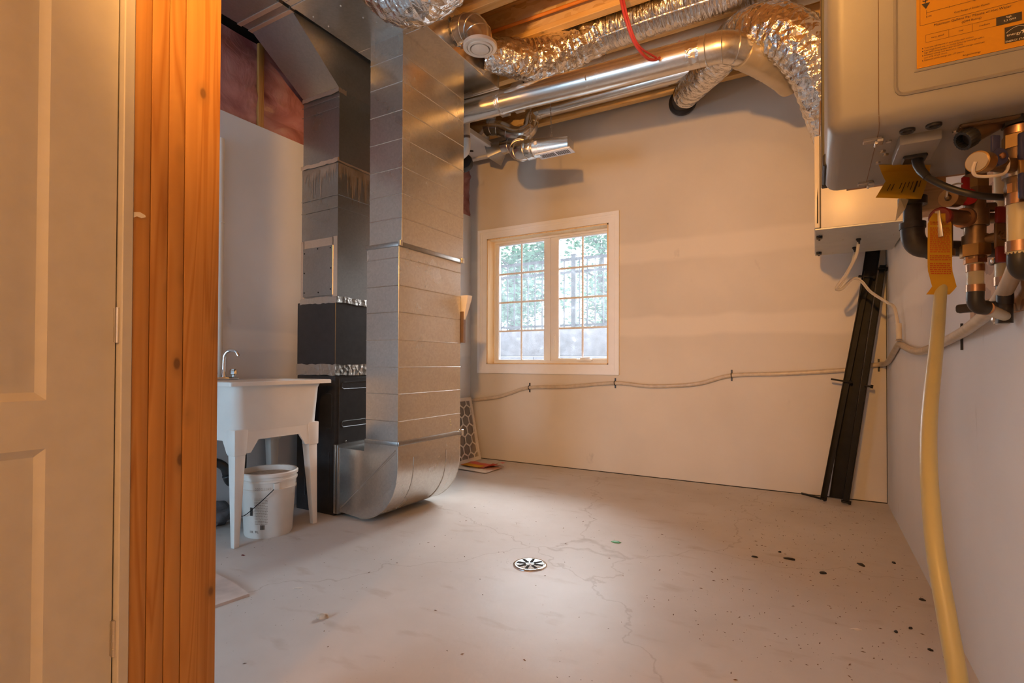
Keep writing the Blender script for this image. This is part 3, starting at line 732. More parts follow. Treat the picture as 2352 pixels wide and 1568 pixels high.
# documents hung on the far side of the return drop
en = thing('document_pouch', 'clear pouch with brown booklet hanging on the return drop', 'pouch', (-2.16, 2.99, 1.11))
g = G(); g.rings([[V(-2.20, 2.972, z), V(-2.10 + b, 2.972, z), V(-2.10 + b, 2.976 + d, z), V(-2.20, 2.976 + d, z)] for z, b, d in ((1.26, 0.0, 0.01), (1.32, 0.012, 0.03), (1.40, 0.03, 0.045), (1.436, 0.034, 0.05))]); part('pouch', g, 'paper', en)
g = G(); g.box(-2.2, -2.098, 2.968, 2.995, 1.11, 1.325, 0.002, 1); part('booklet', g, 'cardboard', en)

# ------------------------------------------------------------------ foil flex and round pipes
def flex(pts, r, n=10, seg=36, amp=0.05, pitch=0.045, seed=0, fine=0.35):
    P = spline(pts, n); Q = [P[0]]                              # resample evenly
    step = pitch / 4; acc = 0
    for a, b in zip(P, P[1:]):
        d = (b - a).length; k = step - acc
        while k <= d: Q.append(a.lerp(b, k / d)); k += step
        acc = (acc + d) % step
    m = len(Q); rr = r if isinstance(r, (list, tuple)) else [r, r]
    R_ = [rr[min(len(rr) - 2, int(i / m * (len(rr) - 1)))] + (rr[min(len(rr) - 1, int(i / m * (len(rr) - 1)) + 1)] - rr[min(len(rr) - 2, int(i / m * (len(rr) - 1)))]) * (i / m * (len(rr) - 1) % 1) for i in range(m)]
    def rf(r0, i, k, p):
        th = 2 * PI * k / seg; ang = V(math.cos(th), math.sin(th), 0)
        q = V(ang.x * 2.2 + seed, ang.y * 2.2, i * 0.55)
        return r0 * (1 + amp * 0.35 * math.sin(2 * PI * i / 4) + amp * (mn.noise(q) + fine * mn.noise(q * 2.7)))
    g = G(); g.tube(Q, R_, seg, True, rf); return g
fc = flex([(-1.90, 1.55, 3.10), (-1.78, 1.70, 2.86), (-1.66, 1.80, 2.68), (-1.50, 1.80, 2.63), (-1.34, 1.82, 2.72), (-1.22, 1.9, 2.96), (-1.18, 1.95, 3.18)], 0.138, seed=3, amp=0.07)
single('flex_duct', fc, 'foil', 'crinkled foil flex duct sagging under the wide return trunk', 'flex duct', (-1.5, 1.8, 2.66), smooth=60)
fa = flex([(0.12, 3.55, 2.18), (0.09, 3.50, 2.32), (0.04, 3.36, 2.50), (-0.03, 3.27, 2.66), (-0.15, 3.25, 2.80), (-0.30, 3.33, 2.90), (-0.43, 3.52, 2.985), (-0.60, 3.84, 3.045), (-0.78, 4.15, 3.10), (-0.90, 4.34, 3.13)], [0.10, 0.13, 0.143, 0.14, 0.125, 0.112, 0.105, 0.10], seed=8, amp=0.055)
fx = thing('exhaust_flex_duct', 'foil flex duct arching from the air exchanger to the back wall', 'flex duct', (-0.2, 3.4, 2.2))
part('foil_jacket', fa, 'foil', fx, smooth=60)
g = G(); g.tube(spline([(-0.90, 4.34, 3.13), (-0.94, 4.42, 3.135), (-0.955, 4.505, 3.14)]), 0.085, 24); g.lathe([(0, 0.10), (0.03, 0.112), (0.05, 0.11), (0.07, 0.09)], (-0.955, 4.50, 3.14), (0.15, -1, 0), 24); part('wall_collar', g, 'black_plastic', fx, 'black taped wall collar')
g = G(); g.cyl((0.12, 3.55, 2.15), (0.12, 3.55, 2.26), 0.078, seg=24); part('spigot', g, 'appliance_white', fx)
ins = thing('insulated_duct', 'foil wrapped insulated duct lying in the joist bay', 'insulated duct', (-1.0, 3.37, 3.0))
part('flex_end', flex([(-1.93, 2.97, 3.06), (-1.82, 3.05, 3.05), (-1.68, 3.20, 3.06), (-1.50, 3.31, 3.13), (-1.35, 3.36, 3.19), (-1.25, 3.37, 3.225)], [0.105, 0.125, 0.135, 0.135, 0.134], seed=12, amp=0.06), 'foil', ins, 'crinkled foil flex end', 60)
part('foil_wrap', flex([(-1.30, 3.37, 3.225), (-0.9, 3.372, 3.235), (-0.4, 3.372, 3.237), (XR - 0.02, 3.372, 3.237)], 0.133, pitch=0.06, amp=0.022, seed=20), 'foil_wrap', ins, smooth=60)
part('seam_tape', bead([(-1.25, 3.275, 3.125), (-0.9, 3.275, 3.137), (-0.3, 3.275, 3.138)], 0.006), 'foil_tape', ins)
# the long round pipe
def pipe(P, r, seg=28): g = G(); g.tube(P, r, seg); return g
mp = thing('round_pipe', 'long shiny round metal pipe hung below the joists with elbow and tan sleeve', 'pipe', (-1.2, 3.15, 2.78))
part('pipe_run', pipe([(-2.75, 3.15, 2.828), (-0.52, 3.15, 2.765)], 0.0812, 40), 'galv_pipe', mp)
part('elbow', pipe(spline([(-0.53, 3.15, 2.765), (-0.47, 3.15, 2.763), (-0.42, 3.165, 2.759), (-0.375, 3.20, 2.753), (-0.34, 3.25, 2.745)], 3), 0.084, 32), 'galv', mp)
for (c, d) in (((-0.535, 3.15, 2.765), (1, 0, 0)), ((-0.452, 3.152, 2.762), (1, 0.1, 0)), ((-0.395, 3.18, 2.756), (1, 0.6, 0)), ((-0.352, 3.233, 2.747), (0.7, 1, -0.1))):
    g = G(); g.ring(c, d, 0.0845, 0.0035, 32, 6); part('seam_ring', g, 'galv', mp)
g = G(); g.cyl((-0.64, 3.15, 2.7685), (-0.57, 3.15, 2.766), 0.0822, seg=36); part('tape_band', g, 'foil_tape', mp)
g = G(); g.cyl((-1.93, 3.15, 2.805), (-1.89, 3.15, 2.804), 0.0820, seg=36); part('tape_band', g, 'foil_tape', mp)
part('sleeve', flex([(-0.36, 3.22, 2.735), (-0.26, 3.35, 2.725), (-0.17, 3.50, 2.70), (-0.12, 3.60, 2.67)], [0.084, 0.092, 0.09, 0.082], amp=0.02, seed=31), 'tan_sleeve', mp, 'tan insulating sleeve', 60)
p2 = thing('round_pipe', 'second round metal pipe tucked high along the back wall', 'pipe', (-1.4, 4.2, 3.23))
part('pipe_run', pipe([(-2.16, 4.2, 3.235), (-0.2, 4.2, 3.235)], 0.062, 28), 'galv_pipe', p2)
part('drop_elbow', pipe(spline([(-2.14, 4.2, 3.235), (-2.20, 4.2, 3.22), (-2.225, 4.19, 3.15), (-2.23, 4.17, 3.08), (-2.29, 4.15, 3.045), (-2.38, 4.14, 3.06), (-2.50, 4.13, 3.13), (-2.60, 4.12, 3.155), (-2.68, 4.12, 3.16)], 5), 0.066, 28), 'galv_pipe', p2)
for (c, d) in (((-2.226, 4.19, 3.14), (0, 0, 1)), ((-2.30, 4.15, 3.045), (1, 0, -0.2)), ((-2.42, 4.14, 3.08), (1, 0, -0.5)), ((-2.52, 4.13, 3.135), (1, 0, -.4)), ((-2.60, 4.12, 3.155), (1, 0, 0))):
    g = G(); g.ring(c, d, 0.0665, 0.004, 28, 6); part('seam_ring', g, 'galv', p2)
def boot_loft(c, d, r, rect4, n=28):
    g = G(); a = g.circ(c, d, r, n); rc = []
    for k in range(n):                                          # walk the rectangle in step with the circle
        v = (a[k] - Vector(c)).normalized(); rc.append(None)
    per = []
    q = [Vector(p) for p in rect4]
    for e in range(4):
        for k in range(n // 4): per.append(q[e].lerp(q[(e + 1) % 4], k / (n // 4)))
    best = min(range(n), key=lambda s: sum((a[i] - per[(i + s) % n]).length for i in range(n)))
    fwd = sum((a[i] - per[(i + best) % n]).length for i in range(n))
    per_r = list(reversed(per)); b2 = min(range(n), key=lambda s: sum((a[i] - per_r[(i + s) % n]).length for i in range(n)))
    if sum((a[i] - per_r[(i + b2) % n]).length for i in range(n)) < fwd: per, best = per_r, b2
    g.rings([a, [per[(i + best) % n] for i in range(n)]], False, True)
    return g
part('wall_boot', boot_loft((-2.66, 4.12, 3.16), (-1, 0, 0), 0.066, [(-2.86, 4.02, 3.24), (-2.86, 4.22, 3.24), (-2.72, 4.24, 3.00), (-2.72, 4.02, 3.00)]), 'galv', p2, smooth=20)
rb = thing('register_boot', 'round metal elbow and wedge boot with white louvred register hanging on chains', 'register', (-1.75, 3.45, 2.5))
part('elbow', pipe(spline([(-2.10, 3.80, 2.78), (-2.06, 3.68, 2.70), (-2.0, 3.56, 2.63), (-1.93, 3.48, 2.58), (-1.86, 3.45, 2.565), (-1.79, 3.445, 2.56)], 5), 0.072, 32), 'galv_pipe', rb)
for (c, d) in (((-2.05, 3.66, 2.69), (.4, -1, -.5)), ((-1.99, 3.55, 2.625), (.6, -1, -.5)), ((-1.93, 3.48, 2.58), (1, -.8, -.2)), ((-1.86, 3.45, 2.565), (1, -.2, 0))):
    g = G(); g.ring(c, d, 0.0725, 0.004, 30, 6); part('seam_ring', g, 'galv', rb)
g = G(); g.cyl((-1.86, 3.45, 2.565), (-1.80, 3.446, 2.561), 0.0735, seg=32); part('tape_band', g, 'foil_tape', rb)
g = boot_loft((-1.80, 3.446, 2.561), (1, 0, 0), 0.071, [(-1.515, 3.40, 2.575), (-1.515, 3.51, 2.575), (-1.515, 3.51, 2.502), (-1.515, 3.40, 2.502)]); part('wedge_boot', g, 'galv', rb, smooth=20)
g = G(); g.box(-1.775, -1.500, 3.405, 3.512, 2.494, 2.503, 0.003, 2); reg = part('register_face', g, 'vinyl', rb, 'white louvred register')
for k in range(20):
    if k == 10: continue
    x = -1.745 + k * 0.0112; g = G(); g.box(x, x + 0.005, 3.428, 3.488, 2.4925, 2.4945); part('louvre_slot', g, 'dark_gap', reg)
g = G(); g.obox((-1.76, 3.377, 2.568), (0.024, 0.003, 0.026), (1, -.1, 0.1), (0.1, 1, 0)); part('sticker', g, 'paper', rb)
sb = thing('stack_boot', 'second dull metal boot ducting behind the round pipe at the back wall', 'duct', (-2.3, 4.1, 2.95))
part('elbow', pipe(spline([(-2.26, 4.12, 2.86), (-2.33, 4.14, 2.93), (-2.42, 4.16, 2.965), (-2.52, 4.17, 2.97)], 5), 0.062, 28), 'galv', sb)
for (c, d) in (((-2.30, 4.13, 2.905), (.7, 0, -.6)), ((-2.37, 4.15, 2.95), (1, 0, -.5)), ((-2.43, 4.16, 2.967), (1, 0, -.1))):
    g = G(); g.ring(c, d, 0.0625, 0.004, 28, 6); part('seam_ring', g, 'galv', sb)
part('boot', boot_loft((-2.5, 4.17, 2.97), (-1, 0, 0), 0.06, [(-2.66, 4.08, 3.0), (-2.66, 4.30, 3.0), (-2.62, 4.32, 2.87), (-2.62, 4.08, 2.87)]), 'galv_dull', sb, smooth=20)
g = G(); g.box(-3.08, -2.60, 3.62, 4.30, 2.985, 3.02, 0.003, 1); g.box(-3.08, -2.59, 4.26, 4.31, 2.965, 2.985, 0.002, 1); g.box(-2.63, -2.59, 3.62, 4.31, 2.965, 2.985, 0.002, 1)
o = single('duct_chase_box', g, 'drywall_plain', 'flat grey boxed chase under the boots beside the return drop', 'box', (-2.84, 3.95, 2.965))
g = G(); g.cyl((-2.83, 4.12, 2.9845), (-2.83, 4.12, 2.99), 0.022, seg=16); part('hole', g, 'dark_gap', o)
# pale blocking boards beyond the trunk end
for x in (-2.60, -2.44, -2.29):
    g = G(); g.box(x - 0.045, x + 0.045, 3.84, 4.12, 3.222, 3.26, 0.003, 1)
    single('blocking_board', g, 'trim_paint', 'pale blocking board up between joists beyond the trunk end', 'board', (x, 4.0, 3.222), 'pale boards beyond the trunk end')
# diffuser on its elbow
df = thing('ceiling_diffuser', 'round white air diffuser on a metal elbow off the return trunk', 'diffuser', (-1.76, 2.64, 2.86))
part('elbow', pipe(spline([(-1.95, 2.66, 3.04), (-1.88, 2.655, 3.045), (-1.81, 2.65, 3.02), (-1.765, 2.645, 2.96), (-1.755, 2.643, 2.90)], 4), 0.078, 32), 'galv_pipe', df)
for (c, d) in (((-1.93, 2.66, 3.042), (1, 0, 0)), ((-1.865, 2.654, 3.042), (1, 0, -.25)), ((-1.81, 2.65, 3.02), (1, 0, -.7)), ((-1.772, 2.646, 2.97), (.3, 0, -1))):
    g = G(); g.ring(c, d, 0.0785, 0.004, 30, 6); part('seam_ring', g, 'galv', df)
for k in range(7):
    t = k / 7 * 2 * PI; c = V(-1.938, 2.66 + 0.085 * math.cos(t), 3.042 + 0.085 * math.sin(t)); g = G(); g.obox(c, (0.004, 0.03, 0.02), (1, 0, 0), (0, -math.sin(t), math.cos(t))); part('collar_tab', g, 'galv_dull', df)
g = G(); g.lathe([(0, 0.076), (0, 0.098), (0.004, 0.103), (0.022, 0.103), (0.026, 0.098), (0.026, 0.080), (0.012, 0.076)], (-1.755, 2.643, 2.90), (0, 0, -1), 36, False, False); part('rim', g, 'diffuser_white', df)
g = G(); g.lathe([(0.012, 0.080), (0.03, 0.074), (0.033, 0.062), (0.026, 0.058), (0.014, 0.050)], (-1.755, 2.643, 2.90), (0, 0, -1), 36, True, True); part('ring_vane', g, 'diffuser_white', df)
g = G(); g.lathe([(0.014, 0.03), (0.026, 0.052), (0.034, 0.054), (0.037, 0.048), (0.040, 0.0)], (-1.755, 2.643, 2.90), (0, 0, -1), 36); part('centre_disc', g, 'diffuser_white', df)
# small lines overhead
single('gas_line', pipe([(-2.0, 3.10, 3.29), (-1.15, 3.11, 3.285), (0.4, 3.12, 3.29)], 0.011, 12), 'orange_pipe', 'thin orange gas line running along the joist web', 'pipe', (-1.0, 3.1, 3.28))
g = G(); g.tube(spline([(-0.93, 2.75, 3.19), (-0.915, 2.74, 2.99), (-0.885, 2.76, 2.83), (-0.85, 2.85, 2.72), (-0.80, 3.02, 2.72), (-0.72, 3.3, 2.95)]), 0.0085, 10)
rc_ = thing('red_cable', 'red cable hanging down from the joists in front of the pipes', 'cable', (-0.9, 2.75, 2.7))
part('cable', g, 'red_cable', rc_)
g = G(); g.tube(spline([(-0.922, 2.745, 3.19), (-0.90, 2.735, 2.99), (-0.872, 2.755, 2.83), (-0.842, 2.84, 2.725), (-0.79, 3.02, 2.73)]), 0.006, 8); part('cable', g, 'red_cable', rc_)
g = G(); g.ring((-0.910, 2.742, 2.985), (0, 0, 1), 0.014, 0.004, 16, 6); part('cable_tie', g, 'paper', rc_)
pv = thing('pvc_pipe', 'white plastic drain pipe running between the joists behind the long pipe', 'pipe', (-1.3, 3.78, 3.23))
part('pipe_run', pipe([(-2.10, 3.78, 3.275), (0.4, 3.78, 3.275)], 0.034, 24), 'pvc', pv)
part('elbow', pipe(spline([(-2.08, 3.78, 3.275), (-2.15, 3.78, 3.27), (-2.19, 3.80, 3.23), (-2.20, 3.82, 3.14)], 4), 0.040, 24), 'pvc', pv)
g = G(); g.ring((-2.06, 3.78, 3.275), (1, 0, 0), 0.037, 0.006, 24, 6); part('hub', g, 'black_plastic', pv)
vp = thing('pvc_vent_pipe', 'upright white plastic pipe with elbow beside the return drop', 'pipe', (-2.52, 3.6, 2.6))
part('pipe_run', pipe([(-2.52, 3.6, 3.3), (-2.52, 3.6, 2.86)], 0.027, 20), 'pvc', vp)
part('elbow', pipe(spline([(-2.52, 3.6, 2.84), (-2.52, 3.6, 2.78), (-2.535, 3.60, 2.735), (-2.58, 3.60, 2.71), (-2.63, 3.6, 2.705)], 4), 0.033, 20), 'pvc', vp)
g = G(); g.cyl((-2.52, 3.6, 2.83), (-2.52, 3.6, 2.865), 0.030, seg=20); part('band', g, 'rust_plate', vp)
g = G(); g.lathe([(0, 0.075), (0.01, 0.08), (0.05, 0.078), (0.055, 0.06)], (-2.60, 3.66, 2.69), (-0.3, 0.9, -0.3), 24); part('black_collar', g, 'black_plastic', vp)
def chain(name, pts, label, step=0.02):
    P = spline(pts, 10); g = G(); acc = 0; k = 0; last = P[0]
    for p in P[1:]:
        if (p - last).length >= step * 0.8:
            d = (p - last).normalized(); a, b, _ = frame(d); n_ = a if k % 2 else b; c = (p + last) / 2
            s = d.cross(n_)
            rs = [c + d * math.cos(t) * step * 0.62 + s * math.sin(t) * step * 0.32 for t in [2 * PI * q / 8 for q in range(8)]]
            g.tube(rs + [rs[0]], 0.0022, 5, False); last = p; k += 1
    return single(name, g, 'nickel', label, 'chain', pts[-1])
chain('hanging_chain', [(-1.27, 3.545, 3.2), (-1.26, 3.40, 3.02), (-1.255, 3.24, 2.86), (-1.25, 3.09, 2.79), (-1.245, 3.07, 2.74)], 'thin chain looped around the long shiny round pipe')
chain('hanging_chain', [(-1.80, 3.40, 3.19), (-1.80, 3.385, 2.9), (-1.80, 3.372, 2.6)], 'thin chain holding the round end of the register boot')
chain('hanging_chain', [(-1.72, 3.50, 3.19), (-1.70, 3.505, 2.9), (-1.69, 3.51, 2.575)], 'thin chain holding the wedge top of the register boot')
# strips on left wall behind the studs
g = G(); g.tube([(-3.064, 1.832, 0.87), (-3.064, 1.832, 2.3)], 0.022, 14); g.ring((-3.064, 1.832, 1.80), (0, 0, 1), 0.024, 0.004, 16, 6)
single('riser_pipe', g, 'pvc', 'slim white riser pipe on the left wall just behind the studs', 'pipe', (-3.064, 1.832, 0.87))

# ------------------------------------------------------------------ laundry sink
def rrect(x0, x1, y0, y1, z, r, n=6):
    out = []
    for cx, cy, a0 in ((x1 - r, y1 - r, 0), (x0 + r, y1 - r, PI / 2), (x0 + r, y0 + r, PI), (x1 - r, y0 + r, 1.5 * PI)):
        out += [V(cx + r * math.cos(a0 + PI / 2 * k / n), cy + r * math.sin(a0 + PI / 2 * k / n), z) for k in range(n + 1)]
    return out
sk = thing('laundry_sink', 'white plastic laundry sink on four tapered legs against the left wall', 'sink', (-2.83, 1.92, 0))
sx0, sx1, sy0, sy1 = -3.055, -2.600, 1.640, 2.200
g = G()
g.rings([rrect(sx0 + 0.04, sx1 - 0.04, sy0 + 0.04, sy1 - 0.04, 0.575, 0.05), rrect(sx0 + 0.022, sx1 - 0.022, sy0 + 0.022, sy1 - 0.022, 0.585, 0.055), rrect(sx0 + 0.014, sx1 - 0.014, sy0 + 0.014, sy1 - 0.014, 0.605, 0.06),
         rrect(sx0 + 0.002, sx1 - 0.002, sy0 + 0.002, sy1 - 0.002, 0.82, 0.055), rrect(sx0 - 0.004, sx1 + 0.006, sy0 - 0.004, sy1 + 0.004, 0.846, 0.05),
         rrect(sx0 + 0.10, sx1 - 0.02, sy0 + 0.02, sy1 - 0.02, 0.846, 0.05), rrect(sx0 + 0.11, sx1 - 0.04, sy0 + 0.04, sy1 - 0.04, 0.60, 0.05)])
part('basin', g, 'plastic_white', sk)
g = G()
rx0, rx1, ry0, ry1 = -3.075, -2.568, 1.600, 2.246
g.rings([rrect(rx0, rx1, ry0, ry1, 0.846, 0.012, 3), rrect(rx0, rx1, ry0, ry1, 0.864, 0.012, 3), rrect(rx0 + 0.004, rx1 - 0.004, ry0 + 0.004, ry1 - 0.004, 0.868, 0.012, 3),
         rrect(sx0 + 0.105, sx1 - 0.022, sy0 + 0.024, sy1 - 0.024, 0.866, 0.045, 3), rrect(sx0 + 0.108, sx1 - 0.026, sy0 + 0.028, sy1 - 0.028, 0.845, 0.045, 3)], False, False)
part('rim', g, 'plastic_white', sk)
def apron(p0, p1, inward):                       # arched skirt between two legs
    p0, p1 = Vector(p0), Vector(p1); L = p1 - p0
    prof = [(0, 0.60), (0, 0.487), (0.17, 0.487), (0.255, 0.553), (0.745, 0.553), (0.83, 0.487), (1, 0.487), (1, 0.60)]
    g = G(); g.prism([V(p0.x + L.x * t, p0.y + L.y * t, z) for t, z in prof], inward); return g
ax0, ax1, ay0, ay1 = sx0 + 0.016, sx1 - 0.016, sy0 + 0.016, sy1 - 0.016
part('apron', apron((ax1, ay0, 0), (ax1, ay1, 0), (-0.012, 0, 0)), 'plastic_white', sk)
part('apron', apron((ax0, ay0, 0), (ax0, ay1, 0), (0.012, 0, 0)), 'plastic_white', sk)
part('apron', apron((ax0, ay0, 0), (ax1, ay0, 0), (0, 0.012, 0)), 'plastic_white', sk)
part('apron', apron((ax0, ay1, 0), (ax1, ay1, 0), (0, -0.012, 0)), 'plastic_white', sk)
for (x, sxn) in ((ax1, -1), (ax0, 1)):
    for (y, syn) in ((ay0, 1), (ay1, -1)):
        g = G()
        def sq(z, wd, o): return [V(x + sxn * o, y + syn * o, z), V(x + sxn * (o + wd), y + syn * o, z), V(x + sxn * (o + wd), y + syn * (o + wd), z), V(x + sxn * o, y + syn * (o + wd), z)]
        r_ = [sq(0.0, 0.030, 0.0), sq(0.50, 0.062, 0.003)]
        if sxn * syn < 0: r_ = [list(reversed(q)) for q in r_]
        g.rings(r_); bmesh.ops.bevel(g.bm, geom=g.bm.edges[:], offset=0.004, segments=2, affect='EDGES', profile=0.5)
        part('leg', g, 'plastic_white', sk)
        g = G(); r_ = [sq(0.478, 0.068, -0.003), sq(0.615, 0.078, -0.004)]
        if sxn * syn < 0: r_ = [list(reversed(q)) for q in r_]
        g.rings(r_); bmesh.ops.bevel(g.bm, geom=g.bm.edges[:], offset=0.006, segments=2, affect='EDGES', profile=0.5)
        part('leg_socket', g, 'plastic_white', sk)
g = G(); g.box(-3.025, -2.965, 1.72, 1.90, 0.866, 0.884, 0.006, 2); fa_ = part('faucet', g, 'chrome', sk, 'chrome two handle faucet')
g = G(); g.lathe([(0, 0.016), (0.02, 0.013), (0.03, 0.011)], (-2.995, 1.822, 0.884), (0, 0, 1), 18); g.tube(spline([(-2.995, 1.822, 0.90), (-2.995, 1.824, 0.97), (-2.99, 1.828, 1.015), (-2.965, 1.842, 1.037), (-2.93, 1.855, 1.03), (-2.915, 1.862, 1.005)]), [0.0105, 0.009], 14); part('spout', g, 'chrome', fa_)
for y in (1.762, 1.882):
    g = G(); n = 8
    g.rings([[V(-2.995 + (r + (0.002 if k % 2 else 0)) * math.cos(2 * PI * k / 16), y + (r + (0.002 if k % 2 else 0)) * math.sin(2 * PI * k / 16), z) for k in range(16)] for r, z in ((0.012, 0.884), (0.012, 0.895), (0.021, 0.90), (0.019, 0.922), (0.014, 0.930))]); part('handle', g, 'chrome', fa_)
dt = thing('drain_trap', 'black plastic drain trap under the laundry sink', 'drain pipe', (-2.88, 1.75, 0.28))
part('trap_pipe', pipe(spline([(-2.93, 1.90, 0.575), (-2.93, 1.90, 0.36), (-2.93, 1.885, 0.30), (-2.92, 1.84, 0.275), (-2.90, 1.80, 0.30), (-2.885, 1.765, 0.38), (-2.90, 1.71, 0.415), (-2.96, 1.66, 0.41), (-3.088, 1.62, 0.41)]), 0.024, 18), 'black_plastic', dt)
g = G(); g.ring((-2.882, 1.785, 0.33), (0, -.4, 1), 0.024, 0.007, 20, 8); g.ring((-2.93, 1.90, 0.44), (0, 0, 1), 0.024, 0.008, 20, 8); part('slip_nut', g, 'black_plastic', dt)
g = G(); rnd = random.Random(3); bmesh.ops.create_icosphere(g.bm, subdivisions=3, radius=1.0)
for v in g.bm.verts: v.co = Vector((-3.07 + v.co.x * 0.05, 1.84 + v.co.y * 0.085, 0.07 + v.co.z * 0.07)) + v.co * (0.03 * mn.noise(v.co * 2.5))
for v in g.bm.verts: v.co.z = max(v.co.z, 0.0)
single('rubble_lump', g, 'block_concrete', 'rough grey mortar lump on the floor behind the sink', 'rubble', (-3.07, 1.84, 0), smooth=60)
# bucket
bc = (-2.715, 1.925)
bk = thing('bucket', 'dusty white plastic pail with wire handle under the laundry sink', 'bucket', (bc[0], bc[1], 0))
g = G(); g.lathe([(0.002, 0.118), (0.0, 0.122), (0.012, 0.127), (0.25, 0.141), (0.262, 0.148), (0.268, 0.148), (0.27, 0.142), (0.305, 0.144), (0.307, 0.152), (0.318, 0.153), (0.320, 0.146), (0.335, 0.147), (0.337, 0.155), (0.352, 0.156), (0.358, 0.150), (0.356, 0.142), (0.30, 0.138), (0.02, 0.120)], (bc[0], bc[1], 0), (0, 0, 1), 44); part('pail', g, 'bucket_white', bk)
g = G(); g.lathe([(0, 0.139), (0.003, 0.138)], (bc[0], bc[1], 0.325), (0, 0, 1), 40); part('contents', g, 'stone_tan', bk, 'dusty grey fill')
def onpail(th, z, r): return V(bc[0] + math.cos(th) * r, bc[1] + math.sin(th) * r, z)
e0 = math.radians(-20)
g = G(); g.tube(spline([onpail(e0, 0.287, 0.15), onpail(e0 - 0.15, 0.265, 0.153), onpail(e0 - 0.6, 0.20, 0.158), onpail(e0 - 1.2, 0.13, 0.158), onpail(e0 - 1.7, 0.15, 0.158), onpail(e0 - 2.4, 0.24, 0.156), onpail(e0 - PI, 0.287, 0.15)]), 0.0022, 6); part('wire_handle', g, 'black_steel', bk)
g = G(); g.obox(onpail(e0, 0.287, 0.150), (0.012, 0.03, 0.035), (math.cos(e0), math.sin(e0), 0), (-math.sin(e0), math.cos(e0), 0), bev=0.003); part('handle_ear', g, 'bucket_white', bk)
vth = math.radians(-42)
def rline(g, th0, th1, z, h, r):
    n = max(2, int(abs(th1 - th0) / 0.05)); 
    for k in range(n):
        a, b = th0 + (th1 - th0) * k / n, th0 + (th1 - th0) * (k + 1) / n
        g.face([onpail(a, z, r), onpail(b, z, r), onpail(b, z + h, r), onpail(a, z + h, r)])
def rp(z): return 0.1275 + 0.0585 * z + 0.0012
g = G(); rnd = random.Random(2)
for k in range(17):
    z = 0.222 - k * 0.0088; t = vth - 0.42
    while t < vth - 0.42 + 0.5 - 0.08 * (k % 5 == 4):
        l = rnd.uniform(0.02, 0.07); rline(g, t, min(t + l, vth + 0.08), z, 0.0028, rp(z)); t += l + 0.014
part('lettering', g, 'rust_plate', bk, 'printed label text', 0)
g = G(); t = vth - 0.20
while t < vth - 0.02:
    wd = rnd.choice((0.006, 0.012, 0.018)); rline(g, t, t + wd, 0.052, 0.026, rp(0.06)); t += wd + rnd.choice((0.006, 0.010))
part('lettering', g, 'print_black', bk, 'printed barcode', 0)
def tpail(body, th, z, size, mat):
    r = rp(z) if z < 0.26 else 0.1475; xd = V(-math.sin(th), math.cos(th), 0)
    for k, ch in enumerate(body):
        a = th + k * size * 0.62 / r; xd = V(-math.sin(a), math.cos(a), 0)
        if ch != ' ': text(ch, size, onpail(a, z, r), xd, (0, 0, 1), mat, bk)
tpail('22021160', vth - 0.36, 0.272, 0.017, 'rust_plate')
tpail('18.9L', vth - 0.68, 0.034, 0.018, 'print_black')
g = G(); rline(g, vth - 0.62, vth - 0.50, 0.13, 0.045, rp(0.15)); part('lettering', g, 'print_black', bk, None, 0)

# ------------------------------------------------------------------ filter and packaging beside the back wall
fl = thing('furnace_filter', 'cardboard framed pleated furnace filter leaning behind the return drop', 'filter', (-2.98, 4.2, 0))
fo = V(-2.925, 3.93, 0.004); fu_ = V(0, 1, 0); fv = V(-0.20, 0, 0.98).normalized(); fnn = fu_.cross(fv).normalized() * 1
W_, H_ = 0.51, 0.63
def FP(u, v, n=0): return fo + fu_ * u + fv * v + fnn * n
g = G()
for (u0, u1, v0, v1) in ((0, 0.035, 0, H_), (W_ - 0.035, W_, 0, H_), (0.035, W_ - 0.035, 0, 0.035), (0.035, W_ - 0.035, H_ - 0.035, H_)):
    g.obox(FP((u0 + u1) / 2, (v0 + v1) / 2, 0.0), (u1 - u0, v1 - v0, 0.024), fu_, fv)
part('frame', g, 'filter_board', fl)
g = G(); n = 28; a = [FP(0.03 + (W_ - 0.06) * k / n, 0.02, 0.008 if k % 2 else -0.008) for k in range(n + 1)]
for k in range(n): g.face([a[k], a[k + 1], a[k + 1] + fv * (H_ - 0.04), a[k] + fv * (H_ - 0.04)])
part('pleats', g, 'filter_media', fl, None, 0)
g = G(); s_ = 0.062; seen = set()
for i in range(-1, 8):
    for j in range(-1, 8):
        cu_, cv_ = 0.03 + i * s_ * math.sqrt(3) + (j % 2) * s_ * math.sqrt(3) / 2, 0.03 + j * s_ * 1.5
        hx = [(cu_ + s_ * math.sin(PI / 3 * k), cv_ + s_ * math.cos(PI / 3 * k)) for k in range(6)]
        for k in range(6):
            p_, q_ = hx[k], hx[(k + 1) % 6]; key = tuple(sorted(((round(p_[0], 3), round(p_[1], 3)), (round(q_[0], 3), round(q_[1], 3)))))
            if key in seen: continue
            seen.add(key); mu_, mv_ = (p_[0] + q_[0]) / 2, (p_[1] + q_[1]) / 2
            if not (0.01 < mu_ < W_ - 0.01 and 0.01 < mv_ < H_ - 0.01): continue
            d_ = (fu_ * (q_[0] - p_[0]) + fv * (q_[1] - p_[1])); L__ = d_.length; d_.normalize()
            g.obox(FP(mu_, mv_, 0.011), (L__ * 0.98, 0.014, 0.003), d_, fnn.cross(d_))
part('honeycomb_grid', g, 'filter_board', fl)
pk = thing('filter_wrapper', 'red and white plastic wrapper lying on the floor by the filter', 'wrapper', (-2.66, 4.1, 0))
def sheet(fn, nu, nv): 
    g = G(); vv = [[g.bm.verts.new(fn(i / nu, j / nv)) for j in range(nv + 1)] for i in range(nu + 1)]
    for i in range(nu):
        for j in range(nv): g.bm.faces.new((vv[i][j], vv[i + 1][j], vv[i + 1][j + 1], vv[i][j + 1]))
    return g
